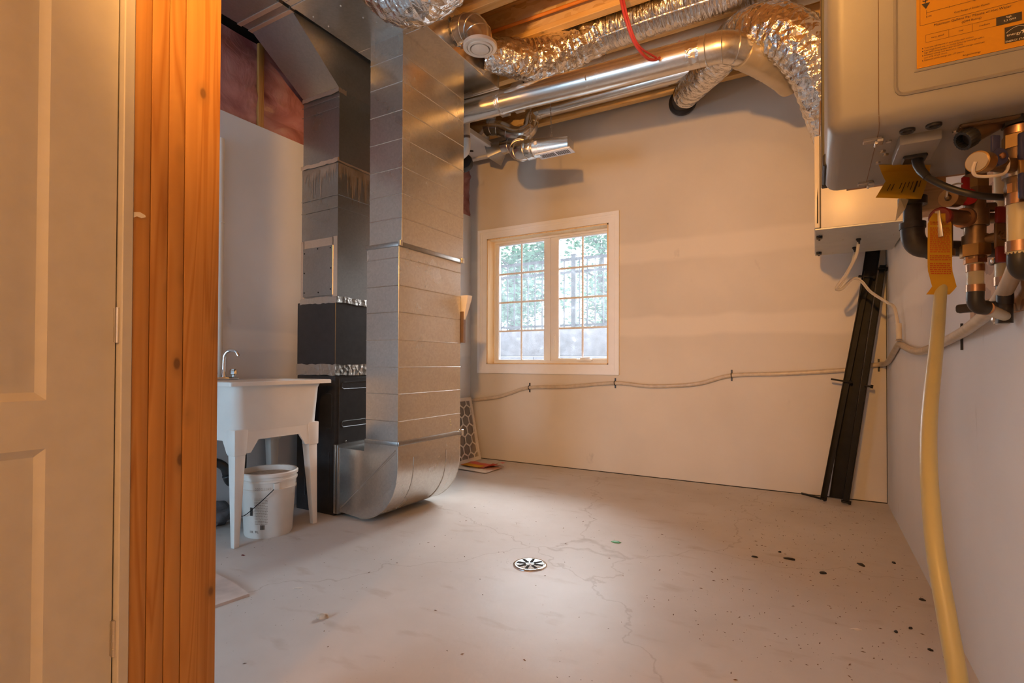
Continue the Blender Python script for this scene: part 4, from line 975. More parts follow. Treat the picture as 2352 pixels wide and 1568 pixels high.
g = sheet(lambda u, v: V(-2.92 + 0.42 * u, 3.93 + 0.30 * v - 0.05 * u, 0.006 + 0.006 * mn.noise(V(u * 4, v * 4, 1)) ** 2 + 0.003), 16, 10); part('white_film', g, 'paper', pk, None, 60)
g = sheet(lambda u, v: V(-2.90 + 0.40 * u, 4.06 + 0.20 * v - 0.06 * u, 0.014 + 0.008 * abs(mn.noise(V(u * 4, v * 4, 4))) + (0.06 * max(0, u - 0.7) / 0.3 * (1 - v))), 16, 10); part('red_film', g, 'plastic_red', pk, None, 60)
g = sheet(lambda u, v: V(-2.86 + 0.22 * u, 4.02 + 0.10 * v - 0.03 * u, 0.024 + 0.004 * mn.noise(V(u * 4, v * 4, 7))), 8, 6); part('printed_panel', g, 'label_yellow', pk, None, 60)
g = sheet(lambda u, v: V(-2.56 + 0.10 * u - 0.04 * v, 4.10 + 0.12 * v, 0.022 + 0.045 * math.sin(u * 2.2) * (1 - 0.4 * v)), 10, 6); part('curled_corner', g, 'plastic_red', pk, None, 60)

# ------------------------------------------------------------------ floor drain, scrap, debris
fd = thing('floor_drain', 'round chrome floor drain grate in the concrete', 'floor drain', (-1.193, 2.249, 0))
g = G(); g.lathe([(0.0, 0.082), (0.004, 0.081), (0.0065, 0.076), (0.006, 0.068), (0.0055, 0.0)], (-1.193, 2.249, 0), (0, 0, 1), 40); part('grate', g, 'chrome', fd)
for k in range(8):
    a = k * PI / 4 + 0.2; g = G(); c = V(-1.193 + 0.043 * math.cos(a), 2.249 + 0.043 * math.sin(a), 0.0064)
    g.obox(c, (0.042, 0.013, 0.0016), (math.cos(a), math.sin(a), 0), (-math.sin(a), math.cos(a), 0), bev=0.0004); part('slot', g, 'dark_gap', fd)
g = G(); g.lathe([(0, 0.006), (0.002, 0.004)], (-1.193, 2.249, 0.006), (0, 0, 1), 12); part('screw', g, 'nickel', fd)
g = G(); g.prism([(-2.42, 1.10, 0), (-2.055, 1.215, 0), (-2.035, 1.358, 0), (-2.20, 1.392, 0), (-2.46, 1.42, 0)], (0, 0, 0.012))
single('tile_scrap', g, 'tile_scrap', 'broken brown board scrap on the floor by the studs', 'scrap', (-2.2, 1.3, 0))
def lump(name, loc, size, mat, label, cat, seed, group=None, rot=0.0):
    g = G(); bmesh.ops.create_icosphere(g.bm, subdivisions=2, radius=1.0); ca, sa = math.cos(rot), math.sin(rot)
    for v in g.bm.verts:
        d = v.co * (1 + 0.45 * mn.noise(v.co * 1.6 + V(seed, seed * 2, 0))); x, y, z = d.x * size[0], d.y * size[1], max(-0.2, d.z) * size[2]
        v.co = V(loc[0] + x * ca - y * sa, loc[1] + x * sa + y * ca, z + 0.2 * size[2])
    return single(name, g, mat, label, cat, (loc[0], loc[1], 0), group, 50)
for k, (x, y, a, b) in enumerate(((-0.112, 2.971, 0.030, 0.014), (0.027, 2.851, 0.017, 0.014), (0.189, 3.063, 0.026, 0.013), (-0.268, 2.913, 0.016, 0.009), (-0.162, 3.053, 0.009, 0.007), (0.329, 3.171, 0.013, 0.008), (0.378, 2.734, 0.012, 0.008), (0.30, 2.42, 0.008, 0.006), (0.25, 2.36, 0.009, 0.006), (0.335, 2.27, 0.008, 0.006))):
    lump('rubber_chip', (x, y), (a, b, 0.006), 'chip_black', 'small black chip on the concrete near the right wall', 'chip', k * 3.1, 'black chips scattered near the right wall', k)
lump('green_scrap', (-0.941, 2.77), (0.026, 0.016, 0.006), 'chip_green', 'small crumpled green scrap on the floor beyond the drain', 'scrap', 4.4)
lump('stone_chip', (-1.625, 1.387), (0.024, 0.014, 0.016), 'stone_tan', 'small pale stone chip on the floor near the studs', 'stone', 8.8, rot=0.7)
lump('paper_scrap', (-1.93, 1.514), (0.020, 0.007, 0.002), 'chip_white', 'thin white paper scrap on the floor between sink and drain', 'scrap', 2.2, rot=0.8)
lump('red_scrap', (-2.495, 1.628), (0.012, 0.007, 0.003), 'red_dark', 'tiny dark red scrap on the floor before the sink leg', 'scrap', 6.1)
lump('plaster_flake', (0.126, 2.311), (0.020, 0.008, 0.002), 'chip_white', 'small white plaster flake on the floor near the right wall', 'flake', 9.3, rot=0.3)
g = G(); rnd = random.Random(11)
for k in range(900):
    if k % 3: x, y = rnd.gauss(0.05, 0.35), rnd.uniform(1.9, 4.3)
    else: x, y = rnd.uniform(-2.6, 0.3), rnd.uniform(1.0, 4.3)
    if x > XR - 0.03 or (x < -2.0 and y > 2.2): continue
    s_ = rnd.uniform(0.001, 0.0042); a = rnd.random() * PI; d = V(math.cos(a), math.sin(a), 0); e = V(-d.y, d.x, 0); c = V(x, y, 0.0005); ln = rnd.choice((1, 1, 2.2))
    q = [c + d * s_ * ln, c + e * s_ * 0.6, c - d * s_ * ln, c - e * s_ * 0.6]; t_ = c + V(0, 0, s_ * 0.7)
    for i in range(4): g.face([q[i], q[(i + 1) % 4], t_])
gr = link_mesh('floor_grit', g, 'cardboard', None, 0); gr['kind'] = 'stuff'; tag(gr, 'fine dark grit scattered over the concrete floor', 'grit')

# ------------------------------------------------------------------ air exchanger on the right wall
hv = thing('air_exchanger', 'white air exchanger box hung on the right wall with flex duct on top', 'air exchanger', (0.21, 3.66, 1.70))
hy0, hy1, hz0, hz1 = 3.270, 4.055, 1.70, 2.20
g = G(); g.box(0.026, 0.425, hy0 + 0.004, hy1, hz0, hz1, 0.006, 2); part('case', g, 'appliance_white', hv)
g = G(); g.box(-0.004, 0.0225, hy0, hy1 + 0.006, hz0 + 0.004, hz1 + 0.002, 0.005, 2); part('door_panel', g, 'appliance_white', hv)
g = G(); g.box(0.0225, 0.0265, hy0 + 0.008, hy1, hz0 + 0.008, hz1); part('door_seal', g, 'dark_seal', hv)
g = G(); g.box(0.0, 0.42, hy0 + 0.008, hy1 - 0.004, hz0 - 0.006, hz0 + 0.002, 0.001, 1); bp_ = part('base_plate', g, 'hrv_plate', hv, 'grey metal base plate')
for y in (hy0 + 0.16, hy1 - 0.13):
    g = G(); g.box(0.006, 0.036, y, y + 0.04, hz0 - 0.02, hz0 - 0.005, 0.003, 1); g.box(0.016, 0.026, y + 0.05, y + 0.06, hz0 - 0.022, hz0 - 0.006); g.cyl((0.02, y - 0.03, hz0 - 0.012), (0.02, y + 0.08, hz0 - 0.012), 0.0025, seg=6); part('latch', g, 'black_plastic', hv, 'black draw latch')
rnd = random.Random(4)
for k in range(9):
    g = G(); g.lathe([(0, 0.004), (0.002, 0.003), (0.003, 0.001)], (0.06 + 0.04 * k, (hy0 + 0.06, hy1 - 0.06, 3.6)[k % 3], hz0 - 0.006), (0, 0, -1), 8); part('rivet', g, 'nickel', bp_)
for (x, y) in ((0.216, 3.612), (0.211, 3.864)):
    g = G(); g.lathe([(0, 0.013), (0.012, 0.013), (0.014, 0.009), (0.035, 0.008)], (x, y, hz0 - 0.004), (0, 0, -1), 12); part('drain_spigot', g, 'black_plastic', hv)
g = G(); g.tube([(0.012, hy0 + 0.01, 2.2), (0.011, hy0 - 0.002, 1.73), (0.014, hy0 + 0.2, 1.69)], 0.003, 6); part('retaining_cord', g, 'black_plastic', hv)
g = G(); g.tube([(0.03, 3.30, ZJ), (0.03, 3.285, 2.5), (0.022, 3.268, 2.205)], 0.004, 6); part('hanger_cord', g, 'cardboard', hv)
part('duct_stub', flex([(0.30, 3.72, 2.19), (0.30, 3.74, 2.5), (0.29, 3.76, 2.8), (0.28, 3.78, 3.08)], 0.10, seed=41), 'foil', hv, 'foil flex duct riser', 60)
def hose(name, paths, r, mat, label, cat, loc):
    t = thing(name, label, cat, loc)
    for p in paths: part('tube', pipe(spline(p), r, 14), mat, t)
    return t
ch = hose('condensate_tube', [[(0.216, 3.612, 1.675), (0.205, 3.62, 1.60), (0.155, 3.70, 1.50), (0.112, 3.77, 1.438), (0.140, 3.80, 1.432), (0.20, 3.86, 1.498), (0.245, 3.89, 1.485), (0.295, 3.90, 1.416), (0.37, 3.86, 1.345), (0.395, 3.74, 1.30), (0.402, 3.66, 1.20), (0.404, 3.63, 1.10)], [(0.211, 3.864, 1.675), (0.200, 3.87, 1.60), (0.155, 3.885, 1.50), (0.118, 3.88, 1.445), (0.116, 3.83, 1.436)]], 0.0085, 'clear_vinyl', 'clear vinyl tubes looping down from the air exchanger', 'tube', (0.2, 3.7, 1.43))
g = G(); g.cyl((0.4035, 3.636, 1.20), (0.4045, 3.625, 1.11), 0.0145, seg=16); part('coupling', g, 'clear_vinyl', ch)
g = G(); g.ring((0.4045, 3.624, 1.105), (0, 0, 1), 0.013, 0.005, 16, 6); part('hose_clamp', g, 'nickel', ch)
# beige drain hose round the two walls
HX = XR - 0.018
bh = thing('drain_hose', 'long beige drain hose clipped along the back and right walls', 'hose', (-1.4, 4.48, 0.58))
g = pipe(spline([(0.375, 1.38, 1.40), (0.385, 1.47, 1.30), (0.390, 1.545, 1.232), (0.390, 1.62, 1.168), (0.392, 1.767, 1.117), (0.398, 1.995, 1.087), (HX - 0.004, 2.22, 1.072), (HX, 2.588, 1.048), (HX, 2.99, 1.030), (HX, 3.30, 1.045), (HX, 3.60, 1.078), (HX, 3.72, 1.086), (HX, 3.92, 1.05), (HX, 4.20, 0.995), (HX, 4.40, 0.976), (HX - 0.03, 4.47, 0.970), (0.30, YB - 0.018, 0.955), (0.195, YB - 0.018, 0.930), (-0.209, YB - 0.018, 0.898), (-0.577, YB - 0.018, 0.879), (-0.80, YB - 0.018, 0.815), (-0.981, YB - 0.018, 0.79), (-1.25, YB - 0.018, 0.778), (-1.536, YB - 0.018, 0.798), (-2.004, YB - 0.018, 0.753), (-2.393, YB - 0.018, 0.735), (-2.60, YB - 0.018, 0.675), (-2.762, YB - 0.018, 0.629), (-3.07, YB - 0.018, 0.585)], 5), 0.0165, 14)
part('hose', g, 'hose_beige', bh)
for (x, z) in ((0.385, 0.965), (-0.577, 0.879), (-1.536, 0.797), (-2.393, 0.735)):
    g = G(); g.ring((x, YB - 0.018, z), (1, 0, 0.1), 0.018, 0.004, 16, 6); g.box(x - 0.006, x + 0.006, YB - 0.006, YB, z - 0.045, z + 0.045); part('clip', g, 'black_plastic', bh)
g = G(); g.ring((0.392, 1.767, 1.117), (0, 1, -0.3), 0.019, 0.005, 18, 6); g.box(0.392, XR - 0.011, 1.755, 1.772, 1.072, 1.118, 0.002, 1); g.lathe([(0, 0.008), (0.004, 0.006), (0.006, 0.001)], (0.392, 1.763, 1.085), (-1, 0, 0), 10); part('clip', g, 'nickel', bh)
g = G(); g.box(XR - 0.006, XR, 2.30, 2.31, 1.02, 1.11); part('clip', g, 'black_plastic', bh)

# ------------------------------------------------------------------ leaning steel lengths in the corner
def lean(name, label, p0, p1, prof, extra=()):
    p0, p1 = Vector(p0), Vector(p1); d = (p1 - p0).normalized(); a = V(1, 0, 0); a = (a - d * a.dot(d)).normalized(); b = d.cross(a)
    t = thing(name, label, 'steel section', p0, 'steel lengths leaning in the corner'); g = G()
    for (u, v, w_, h_) in prof: g.obox((p0 + p1) / 2 + a * u + b * v, (w_, h_, (p1 - p0).length), a, b, d)
    part('section', g, 'black_steel', t)
    for (s, u, v, w_, h_) in extra:
        c = p0 + d * s + a * u + b * v
        g = G(); g.obox(c, (w_, h_, 0.012), a, b, d, bev=0.002); g.cyl(c + a * (w_ * 0.42) - d * 0.012, c + a * (w_ * 0.42) + d * 0.012, 0.008, seg=8); part('bracket', g, 'black_steel', t)
    return t
lean('steel_channel', 'wide black steel channel leaning on the back wall behind the two angles', (0.125, 4.40, 0.02), (0.380, 4.455, 2.0), [(0, 0.016, 0.085, 0.004), (-0.041, 0, 0.004, 0.036), (0.041, 0, 0.004, 0.036)])
lean('steel_angle', 'black steel angle with bolted brackets leaning before the wide channel', (0.045, 4.345, 0.012), (0.318, 4.42, 1.62), [(0, 0, 0.040, 0.005), (-0.018, -0.018, 0.005, 0.04)], ((0.006, -0.06, -0.015, 0.16, 0.025), (0.85, -0.03, -0.02, 0.13, 0.025), (1.59, 0.0, -0.02, 0.10, 0.03)))
lean('steel_angle', 'slim black steel angle leaning right into the wall corner', (0.178, 4.33, 0.012), (0.404, 4.415, 1.655), [(0, 0, 0.036, 0.005), (0.016, -0.015, 0.005, 0.034)], ((0.008, 0.0, -0.02, 0.055, 0.045), (0.82, 0.025, -0.02, 0.045, 0.03), (1.63, 0.0, -0.02, 0.05, 0.05)))

# ------------------------------------------------------------------ backing board and tankless water heater
ob = link_mesh('backing_board', (lambda g: (g.box(XR - 0.012, XR, 0.9, 2.143, 1.10, 2.2), g)[1])(G()), 'osb_board', None, 35, (XR - 0.006, 1.5, 1.10)); tag(ob, 'flakeboard backing panel fixed to the right wall behind the valves', 'board')
wh = thing('water_heater', 'white tankless water heater with yellow energy label, hung beside the right wall', 'water heater', (0.21, 1.18, 1.345))
g = G(); g.box(0.018, 0.408, 1.0, 1.352, 1.345, 2.02, 0.024, 5); part('cover', g, 'heater_dimmed', wh)
g = G(); g.box(0.012, 0.030, 1.335, 1.356, 1.36, 2.02, 0.002, 1); part('rear_seal', g, 'dark_seal', wh)
g = G(); g.box(0.0135, 0.022, 1.20, 1.335, 1.36, 1.385, 0.003, 1); part('side_grip', g, 'dark_seal', wh)
part('seam', bead([(0.087, 0.9995, 2.0), (0.087, 0.9995, 1.368), (0.088, 1.005, 1.352), (0.089, 1.02, 1.3445), (0.092, 1.34, 1.3445)], 0.0006), 'cardboard', wh)
part('pressed_frame', bead([(0.109, 0.9995, 2.0), (0.109, 0.9995, 1.40), (0.1105, 0.9995, 1.393), (0.114, 0.9995, 1.388), (0.120, 0.9995, 1.386), (0.39, 0.9995, 1.3865)], 0.0028), 'heater_dimmed', wh)
part('ledge', bead([(0.132, 0.9995, 1.417), (0.385, 0.9995, 1.4175)], 0.0011), 'heater_dimmed', wh)
g = G(); g.box(0.135, 0.272, 0.9990, 1.0002, 1.421, 1.61); lb = part('energy_label', g, 'label_yellow', wh, 'yellow printed energy label', 0)
YL = 0.9986
def pr_rect(g, x0, x1, z0, z1): g.face([(x0, YL, z0), (x1, YL, z0), (x1, YL, z1), (x0, YL, z1)])
g = G()
pr_rect(g, 0.139, 0.1394, 1.4855, 1.60); pr_rect(g, 0.139, 0.268, 1.4852, 1.4856); pr_rect(g, 0.2676, 0.268, 1.4855, 1.60)
g.face([(0.141, YL, 1.518), (0.1465, YL, 1.509), (0.1515, YL, 1.518)])
pr_rect(g, 0.1468, 0.1472, 1.500, 1.507); pr_rect(g, 0.1468, 0.255, 1.5028, 1.5032)
for x in (0.174, 0.203, 0.232): pr_rect(g, x, x + 0.0004, 1.5015, 1.5045)
for (x0, x1) in ((0.146, 0.173), (0.173, 0.200), (0.200, 0.2265)):
    pr_rect(g, x0, x1, 1.4690, 1.4693); pr_rect(g, x0, x1, 1.4575, 1.4578); pr_rect(g, x0, x0 + 0.0003, 1.4575, 1.469)
pr_rect(g, 0.2265, 0.254, 1.4572, 1.4695); pr_rect(g, 0.2355, 0.263, 1.429, 1.452)
for z in (1.4495, 1.4455, 1.4385, 1.4310): pr_rect(g, 0.1415, 0.1428, z - 0.0006, z + 0.0007)
part('lettering', g, 'print_black', lb, None, 0)
def lt(s, size, x, z, mat='print_black', align='LEFT', sx=1.0): text(s, size, (x, YL - 0.0002, z), (1, 0, 0), (0, 0, 1), mat, lb, align=align, sx=sx)
lt('$195', 0.016, 0.1415, 1.5205); lt('$195', 0.0034, 0.1465, 1.4955); lt('Cost Range of Similar Models', 0.0036, 0.1795, 1.4912, sx=0.93)
lt('Maximum Gallons Per Minute of Hot Water', 0.0050, 0.1555, 1.4795, sx=0.97); lt('(GPM Rating)', 0.0042, 0.188, 1.4738, sx=0.98)
lt('very small', 0.0038, 0.1525, 1.4622); lt('low', 0.0038, 0.1845, 1.4622); lt('medium', 0.0038, 0.2075, 1.4622)
lt('high', 0.0038, 0.2370, 1.4655, 'print_white'); lt('5.3 GPM', 0.0038, 0.2345, 1.4607, 'print_white')
for s, z in (('Your cost will depend on your utility rates and use.', 1.4488), ('Cost range based only on models fueled by natural gas with a', 1.4448), ('high GPM rating (greater than 4.0 GPM).', 1.4413), ('Estimated energy cost based on a national average natural gas', 1.4377), ('cost of $1.09 per therm.', 1.4340), ('Estimated yearly energy use : 177 therms.', 1.4302)): lt(s, 0.0030, 0.1440, z, sx=0.93)
lt('ftc.gov/energy', 0.0036, 0.189, 1.4243)
lt('ENERGY STAR', 0.0036, 0.2362, 1.4300, 'print_white', sx=0.98); lt('energy', 0.0056, 0.2375, 1.4385, 'print_white')
g = G(); st = []
for k in range(10): r_ = 0.0042 if k % 2 == 0 else 0.0018; st.append((0.2565 + r_ * math.sin(k * PI / 5), YL - 0.0003, 1.4415 + r_ * math.cos(k * PI / 5)))
g.face(st); g.tube([(0.237 + 0.025 * k / 10, YL - 0.0003, 1.4435 + 0.0065 * math.sin(PI * k / 10)) for k in range(11)], 0.0003, 4); pr_rect(g, 0.2355, 0.263, 1.4339, 1.4343); part('lettering', g, 'print_white', lb, None, 0)
ZB = 1.345
for (x, y) in ((0.128, 1.040), (0.161, 1.037)):
    g = G(); g.lathe([(0, 0.0105), (0.003, 0.0105), (0.0045, 0.009), (0.003, 0.006), (0.001, 0.005)], (x, y, ZB), (0, 0, -1), 24); part('grommet', g, 'black_plastic', wh, 'black rubber grommet')
g = G(); g.box(0.120, 0.176, 1.062, 1.165, ZB - 0.016, ZB + 0.002, 0.003, 2); jb = part('junction_box', g, 'heater_dimmed', wh)
g = G(); g.box(0.132, 0.166, 1.118, 1.150, ZB - 0.022, ZB - 0.015, 0.002, 1); part('socket_plate', g, 'black_plastic', jb)
for (x, y) in ((0.086, 1.056), (0.093, 1.300)):
    g = G(); g.box(x - 0.016, x + 0.010, y - 0.007, y + 0.007, ZB - 0.005, ZB + 0.001, 0.001, 1); g.box(x + 0.002, x + 0.012, y - 0.011, y + 0.010, ZB - 0.009, ZB - 0.004, 0.001, 1); g.cyl((x + 0.002, y - 0.008, ZB - 0.009), (x + 0.002, y + 0.010, ZB - 0.009), 0.0025, seg=8); part('latch', g, 'nickel', wh, 'steel draw latch')
for (x, y) in ((0.107, 1.075), (0.103, 1.12), (0.109, 1.14), (0.101, 1.18), (0.196, 1.085)):
    g = G(); g.lathe([(0, 0.0045), (0.003, 0.004), (0.004, 0.001)], (x, y, ZB), (0, 0, -1), 8); part('screw', g, 'nickel', wh)
g = G(); g.box(0.196, 0.30, 1.056, 1.076, ZB - 0.006, ZB + 0.001, 0.002, 1); part('pipe_bracket', g, 'brass_dark', wh)
dv = thing('drain_outlet', 'slanted brass drain outlet with black ribbed cap under the water heater', 'pipe fitting', (0.23, 1.06, 1.3))
part('barrel', pipe([(0.262, 1.090, 1.358), (0.208, 1.060, 1.323)], 0.0125, 20), 'brass_dark', dv)
g = G(); d_ = (V(0.198, 1.0545, 1.3165) - V(0.262, 1.090, 1.358)).normalized(); c_ = V(0.212, 1.0625, 1.3258); a_, b_, _ = frame(d_)
g.rings([[c_ + d_ * o + (a_ * math.cos(2 * PI * k / 40) + b_ * math.sin(2 * PI * k / 40)) * (r - (0.0008 if k % 2 else 0)) for k in range(40)] for o, r in ((0, 0.0145), (0.002, 0.0155), (0.0165, 0.0155), (0.0175, 0.0148), (0.0175, 0.011), (0.006, 0.0105))]); part('cap', g, 'black_plastic', dv)
cd = thing('power_cord', 'black power cord plugged under the water heater', 'cord', (0.15, 1.13, 1.28))
part('cable', pipe(spline([(0.1525, 1.128, 1.322), (0.154, 1.1176, 1.3025), (0.1628, 1.1056, 1.2831), (0.1806, 1.0931, 1.2633), (0.1986, 1.0863, 1.2492), (0.2248, 1.0843, 1.2368), (0.2605, 1.1049, 1.2342), (0.2958, 1.1597, 1.2445), (0.36, 1.26, 1.27), (0.415, 1.32, 1.30)]), 0.0052, 14), 'black_plastic', cd)
g = G(); g.tube([(0.1525, 1.130, 1.326), (0.153, 1.124, 1.312), (0.156, 1.115, 1.298), (0.163, 1.1055, 1.283)], [0.009, 0.006], 12, True, lambda r, i, k, p: r); part('strain_relief', g, 'black_plastic', cd)
# mounting cleat
mc = thing('mounting_cleat', 'wooden cleat off the right wall carrying the water heater', 'bracket', (0.3, 1.4, 1.28))
g = G(); g.box(0.172, 0.232, 1.3685, 1.43, 1.288, 1.75, 0.003, 1); part('cleat', g, 'block_pine', mc)
g = G(); g.box(0.06, XR - 0.012, 1.353, 1.368, 1.352, 2.0); part('backboard', g, 'osb_board', mc)
# leaflets
lf = thing('heater_leaflet', 'yellow printed leaflet hanging curled under the water heater', 'leaflet', (0.15, 1.2, 1.27))
rows = [[V(0.1032, 1.1916, 1.3440), V(0.1879, 1.2403, 1.3440)], [V(0.1096, 1.2185, 1.3372), V(0.1903, 1.2648, 1.3430)], [V(0.1167, 1.2229, 1.3198), V(0.1888, 1.2642, 1.3342)], [V(0.1059, 1.1938, 1.2965), V(0.1793, 1.2361, 1.3033)], [V(0.0951, 1.1533, 1.2723), V(0.1669, 1.1948, 1.2703)]]
def lfp(u, v, off=0.0):
    s = v * 4; i = min(3, int(s)); t = s - i; a = rows[i][0].lerp(rows[i + 1][0], t); b = rows[i][1].lerp(rows[i + 1][1], t); return a.lerp(b, u) + V(0, -off, 0)
part('sheet', sheet(lambda u, v: lfp(u, v), 8, 12), 'tag_yellow', lf, None, 60)
g = G(); rnd = random.Random(9)
for k in range(9):
    u = 0.16 + k * 0.085
    if k in (2,): continue
    v = 0.62
    l = rnd.uniform(0.12, 0.26); wd = 0.018 if k != 7 else 0.04
    g.face([lfp(u, v, .0012), lfp(u + wd, v, .0012), lfp(u + wd, v + l, .0012), lfp(u, v + l, .0012)])
part('lettering', g, 'print_black', lf, None, 0)
g = G(); q = [V(0.1357, 1.2636, 1.2502), V(0.152, 1.2726, 1.2741), V(0.1594, 1.2882, 1.296), V(0.1446, 1.2796, 1.3011)]; g.prism(q, (0.0008, 0.001, 0)); single('white_tag', g, 'paper', 'small white paper tag tied to the black gas pipe', 'tag', q[0], smooth=0)

# ------------------------------------------------------------------ pipes and valves under the heater
def ringband(pr, c, d, r, r2, mat, name='collar', hexa=False, L=0.012):
    g = G(); d = Vector(d).normalized(); c = Vector(c); n = 6 if hexa else 24
    g.rings([g.circ(c - d * L / 2, d, r, n), g.circ(c - d * L / 2, d, r2, n), g.circ(c + d * L / 2, d, r2, n), g.circ(c + d * L / 2, d, r, n)])
    return part(name, g, mat, pr, smooth=25)
gp = thing('gas_pipe', 'black iron gas pipe with elbow under the water heater', 'pipe', (0.171, 1.330, 1.20))
def gq(x, y, z): return (x * 1.092, y * 1.092, 0.97 + (z - 0.97) * 1.092)
part('nipple', pipe([gq(0.157, 1.218, 1.312), gq(0.157, 1.218, 1.205)], 0.0158, 22), 'black_iron', gp)
part('elbow', pipe(spline([gq(0.157, 1.218, 1.226), gq(0.157, 1.218, 1.212), gq(0.160, 1.2195, 1.199), gq(0.168, 1.225, 1.190), gq(0.182, 1.233, 1.187), gq(0.190, 1.238, 1.187)], 4), 0.0202, 22), 'black_iron', gp)
part('pipe_run', pipe([gq(0.185, 1.235, 1.187), (0.285, 1.40, 1.206), (0.415, 1.48, 1.204)], 0.0158, 20), 'black_iron', gp)
ringband(gp, gq(0.157, 1.218, 1.228), (0, 0, 1), 0.0158, 0.0224, 'black_iron'); ringband(gp, gq(0.157, 1.218, 1.273), (0, 0, 1), 0.0158, 0.0246, 'black_iron', L=0.016); ringband(gp, gq(0.190, 1.238, 1.187), (0.85, 0.52, 0), 0.0158, 0.0224, 'black_iron')
ringband(gp, (0.285, 1.40, 1.206), (0.85, 0.52, 0), 0.0158, 0.021, 'black_iron', L=0.03)
# hot side valve column
def lever(pr, c, size, mat, ax, ay, name='lever', label=None):
    g = G(); g.obox(c, size, ax, ay, bev=min(size) * 0.35); return part(name, g, mat, pr, label)
hx_, hy_ = 0.2625, 1.300
def hz(y): return 0.97 + (820 + 8 - y) / 1209.09       # height of a bearing at one metre
hc = thing('hot_valve_set', 'brass hot water valve column with red handles under the water heater', 'valve', (hx_, hy_, 1.1))
def seg(pr, x, y, z0, z1, r, mat, name='fitting', n=24): return part(name, pipe([(x, y, z0), (x, y, z1)], r, n), mat, pr)
seg(hc, hx_, hy_, 1.352, 1.325, 0.0135, 'black_iron'); seg(hc, hx_, hy_, 1.33, 1.312, 0.0175, 'copper')
ringband(hc, (hx_, hy_, 1.310), (0, 0, 1), 0.010, 0.021, 'brass', 'hex_nut', True, 0.020); ringband(hc, (hx_, hy_, 1.295), (0, 0, 1), 0.010, 0.0255, 'brass_dark', 'hex_nut', True, 0.016)
seg(hc, hx_, hy_, 1.290, 1.170, 0.0165, 'brass_dark', 'valve_body'); seg(hc, hx_, hy_, 1.262, 1.232, 0.021, 'brass_dark', 'valve_body'); seg(hc, hx_, hy_, 1.215, 1.190, 0.020, 'brass_dark', 'valve_body')
ringband(hc, (hx_, hy_, 1.186), (0, 0, 1), 0.010, 0.024, 'brass', 'hex_nut', True, 0.022); ringband(hc, (hx_, hy_, 1.168), (0, 0, 1), 0.010, 0.018, 'copper', 'hex_nut', True, 0.012)
seg(hc, hx_, hy_, 1.165, 1.106, 0.0128, 'pex_cream', 'pex_tube'); ringband(hc, (hx_, hy_, 1.153), (0, 0, 1), 0.0128, 0.0142, 'copper', 'crimp_ring', L=0.013); ringband(hc, (hx_, hy_, 1.115), (0, 0, 1), 0.0128, 0.0142, 'copper', 'crimp_ring', L=0.013)
part('elbow', pipe(spline([(hx_, hy_, 1.108), (hx_, hy_, 1.090), (hx_ + 0.006, hy_ + 0.003, 1.080), (hx_ + 0.018, hy_ + 0.009, 1.078)], 4), 0.0135, 18), 'black_plastic', hc)
part('pex_tube', pipe([(hx_ + 0.012, hy_ + 0.006, 1.079), (0.325, 1.455, 1.080), (0.390, 1.668, 1.086)], 0.0112, 18), 'pex_cream', hc); ringband(hc, (0.286, 1.340, 1.0793), (0.33, 0.94, 0), 0.011, 0.0135, 'copper', 'crimp_ring', L=0.012)
part('side_boss', pipe([(hx_, hy_, 1.268), (hx_ + 0.030, hy_ + 0.012, 1.268)], 0.009, 12), 'brass_dark', hc); part('side_boss', pipe([(hx_, hy_, 1.247), (hx_ + 0.032, hy_ + 0.012, 1.247)], 0.010, 12), 'brass_dark', hc)
dr = part('drain_barrel', pipe([(hx_, hy_, 1.283), (0.222, 1.250, 1.278)], 0.0115, 20), 'brass_dark', hc)
part('drain_cap', pipe([(0.228, 1.256, 1.279), (0.212, 1.236, 1.277)], 0.0165, 28), 'brass', hc, 'round brass drain cap')
g = G(); g.lathe([(0, 0.006), (0.004, 0.004), (0.005, 0.001)], (0.212, 1.236, 1.277), (-0.6, -0.75, -0.07), 12); part('cap_stud', g, 'brass_dark', hc)
part('tether', pipe(spline([(0.209, 1.232, 1.277), (0.212, 1.236, 1.290), (0.222, 1.243, 1.302), (0.236, 1.252, 1.303), (0.248, 1.262, 1.295)]), 0.0018, 6), 'hose_white', hc)
lever(hc, (0.2405, 1.255, 1.298), (0.014, 0.006, 0.036), 'red_plastic', (0.8, 0.6, 0), (-0.6, 0.8, 0), 'drain_handle', 'red wing handle'); g = G(); g.lathe([(0, 0.015), (0.007, 0.0145), (0.008, 0.010)], (0.2425, 1.2585, 1.279), (0.45, -0.9, 0), 20); part('drain_handle', g, 'red_plastic', hc)
part('stem', pipe([(hx_, hy_, 1.203), (hx_ + 0.031, hy_ - 0.021, 1.206)], 0.009, 16), 'brass_dark', hc)
lever(hc, (0.2935, 1.2785, 1.206), (0.020, 0.006, 0.048), 'brass_dark', (0.87, 0.49, 0.0), (-0.49, 0.87, 0), 'lever_plate'); lever(hc, (0.296, 1.275, 1.244), (0.024, 0.008, 0.030), 'red_dark', (0.87, 0.49, 0.0), (-0.49, 0.87, 0), 'lever_grip', 'dark red grip'); lever(hc, (0.296, 1.275, 1.171), (0.024, 0.008, 0.030), 'red_dark', (0.87, 0.49, 0.0), (-0.49, 0.87, 0), 'lever_grip', 'dark red grip')
g = G(); g.lathe([(0, 0.009), (0.006, 0.009), (0.006, 0.005), (0.009, 0.005)], (0.2945, 1.277, 1.206), (0.5, -0.87, 0), 6); part('nut', g, 'brass_dark', hc)
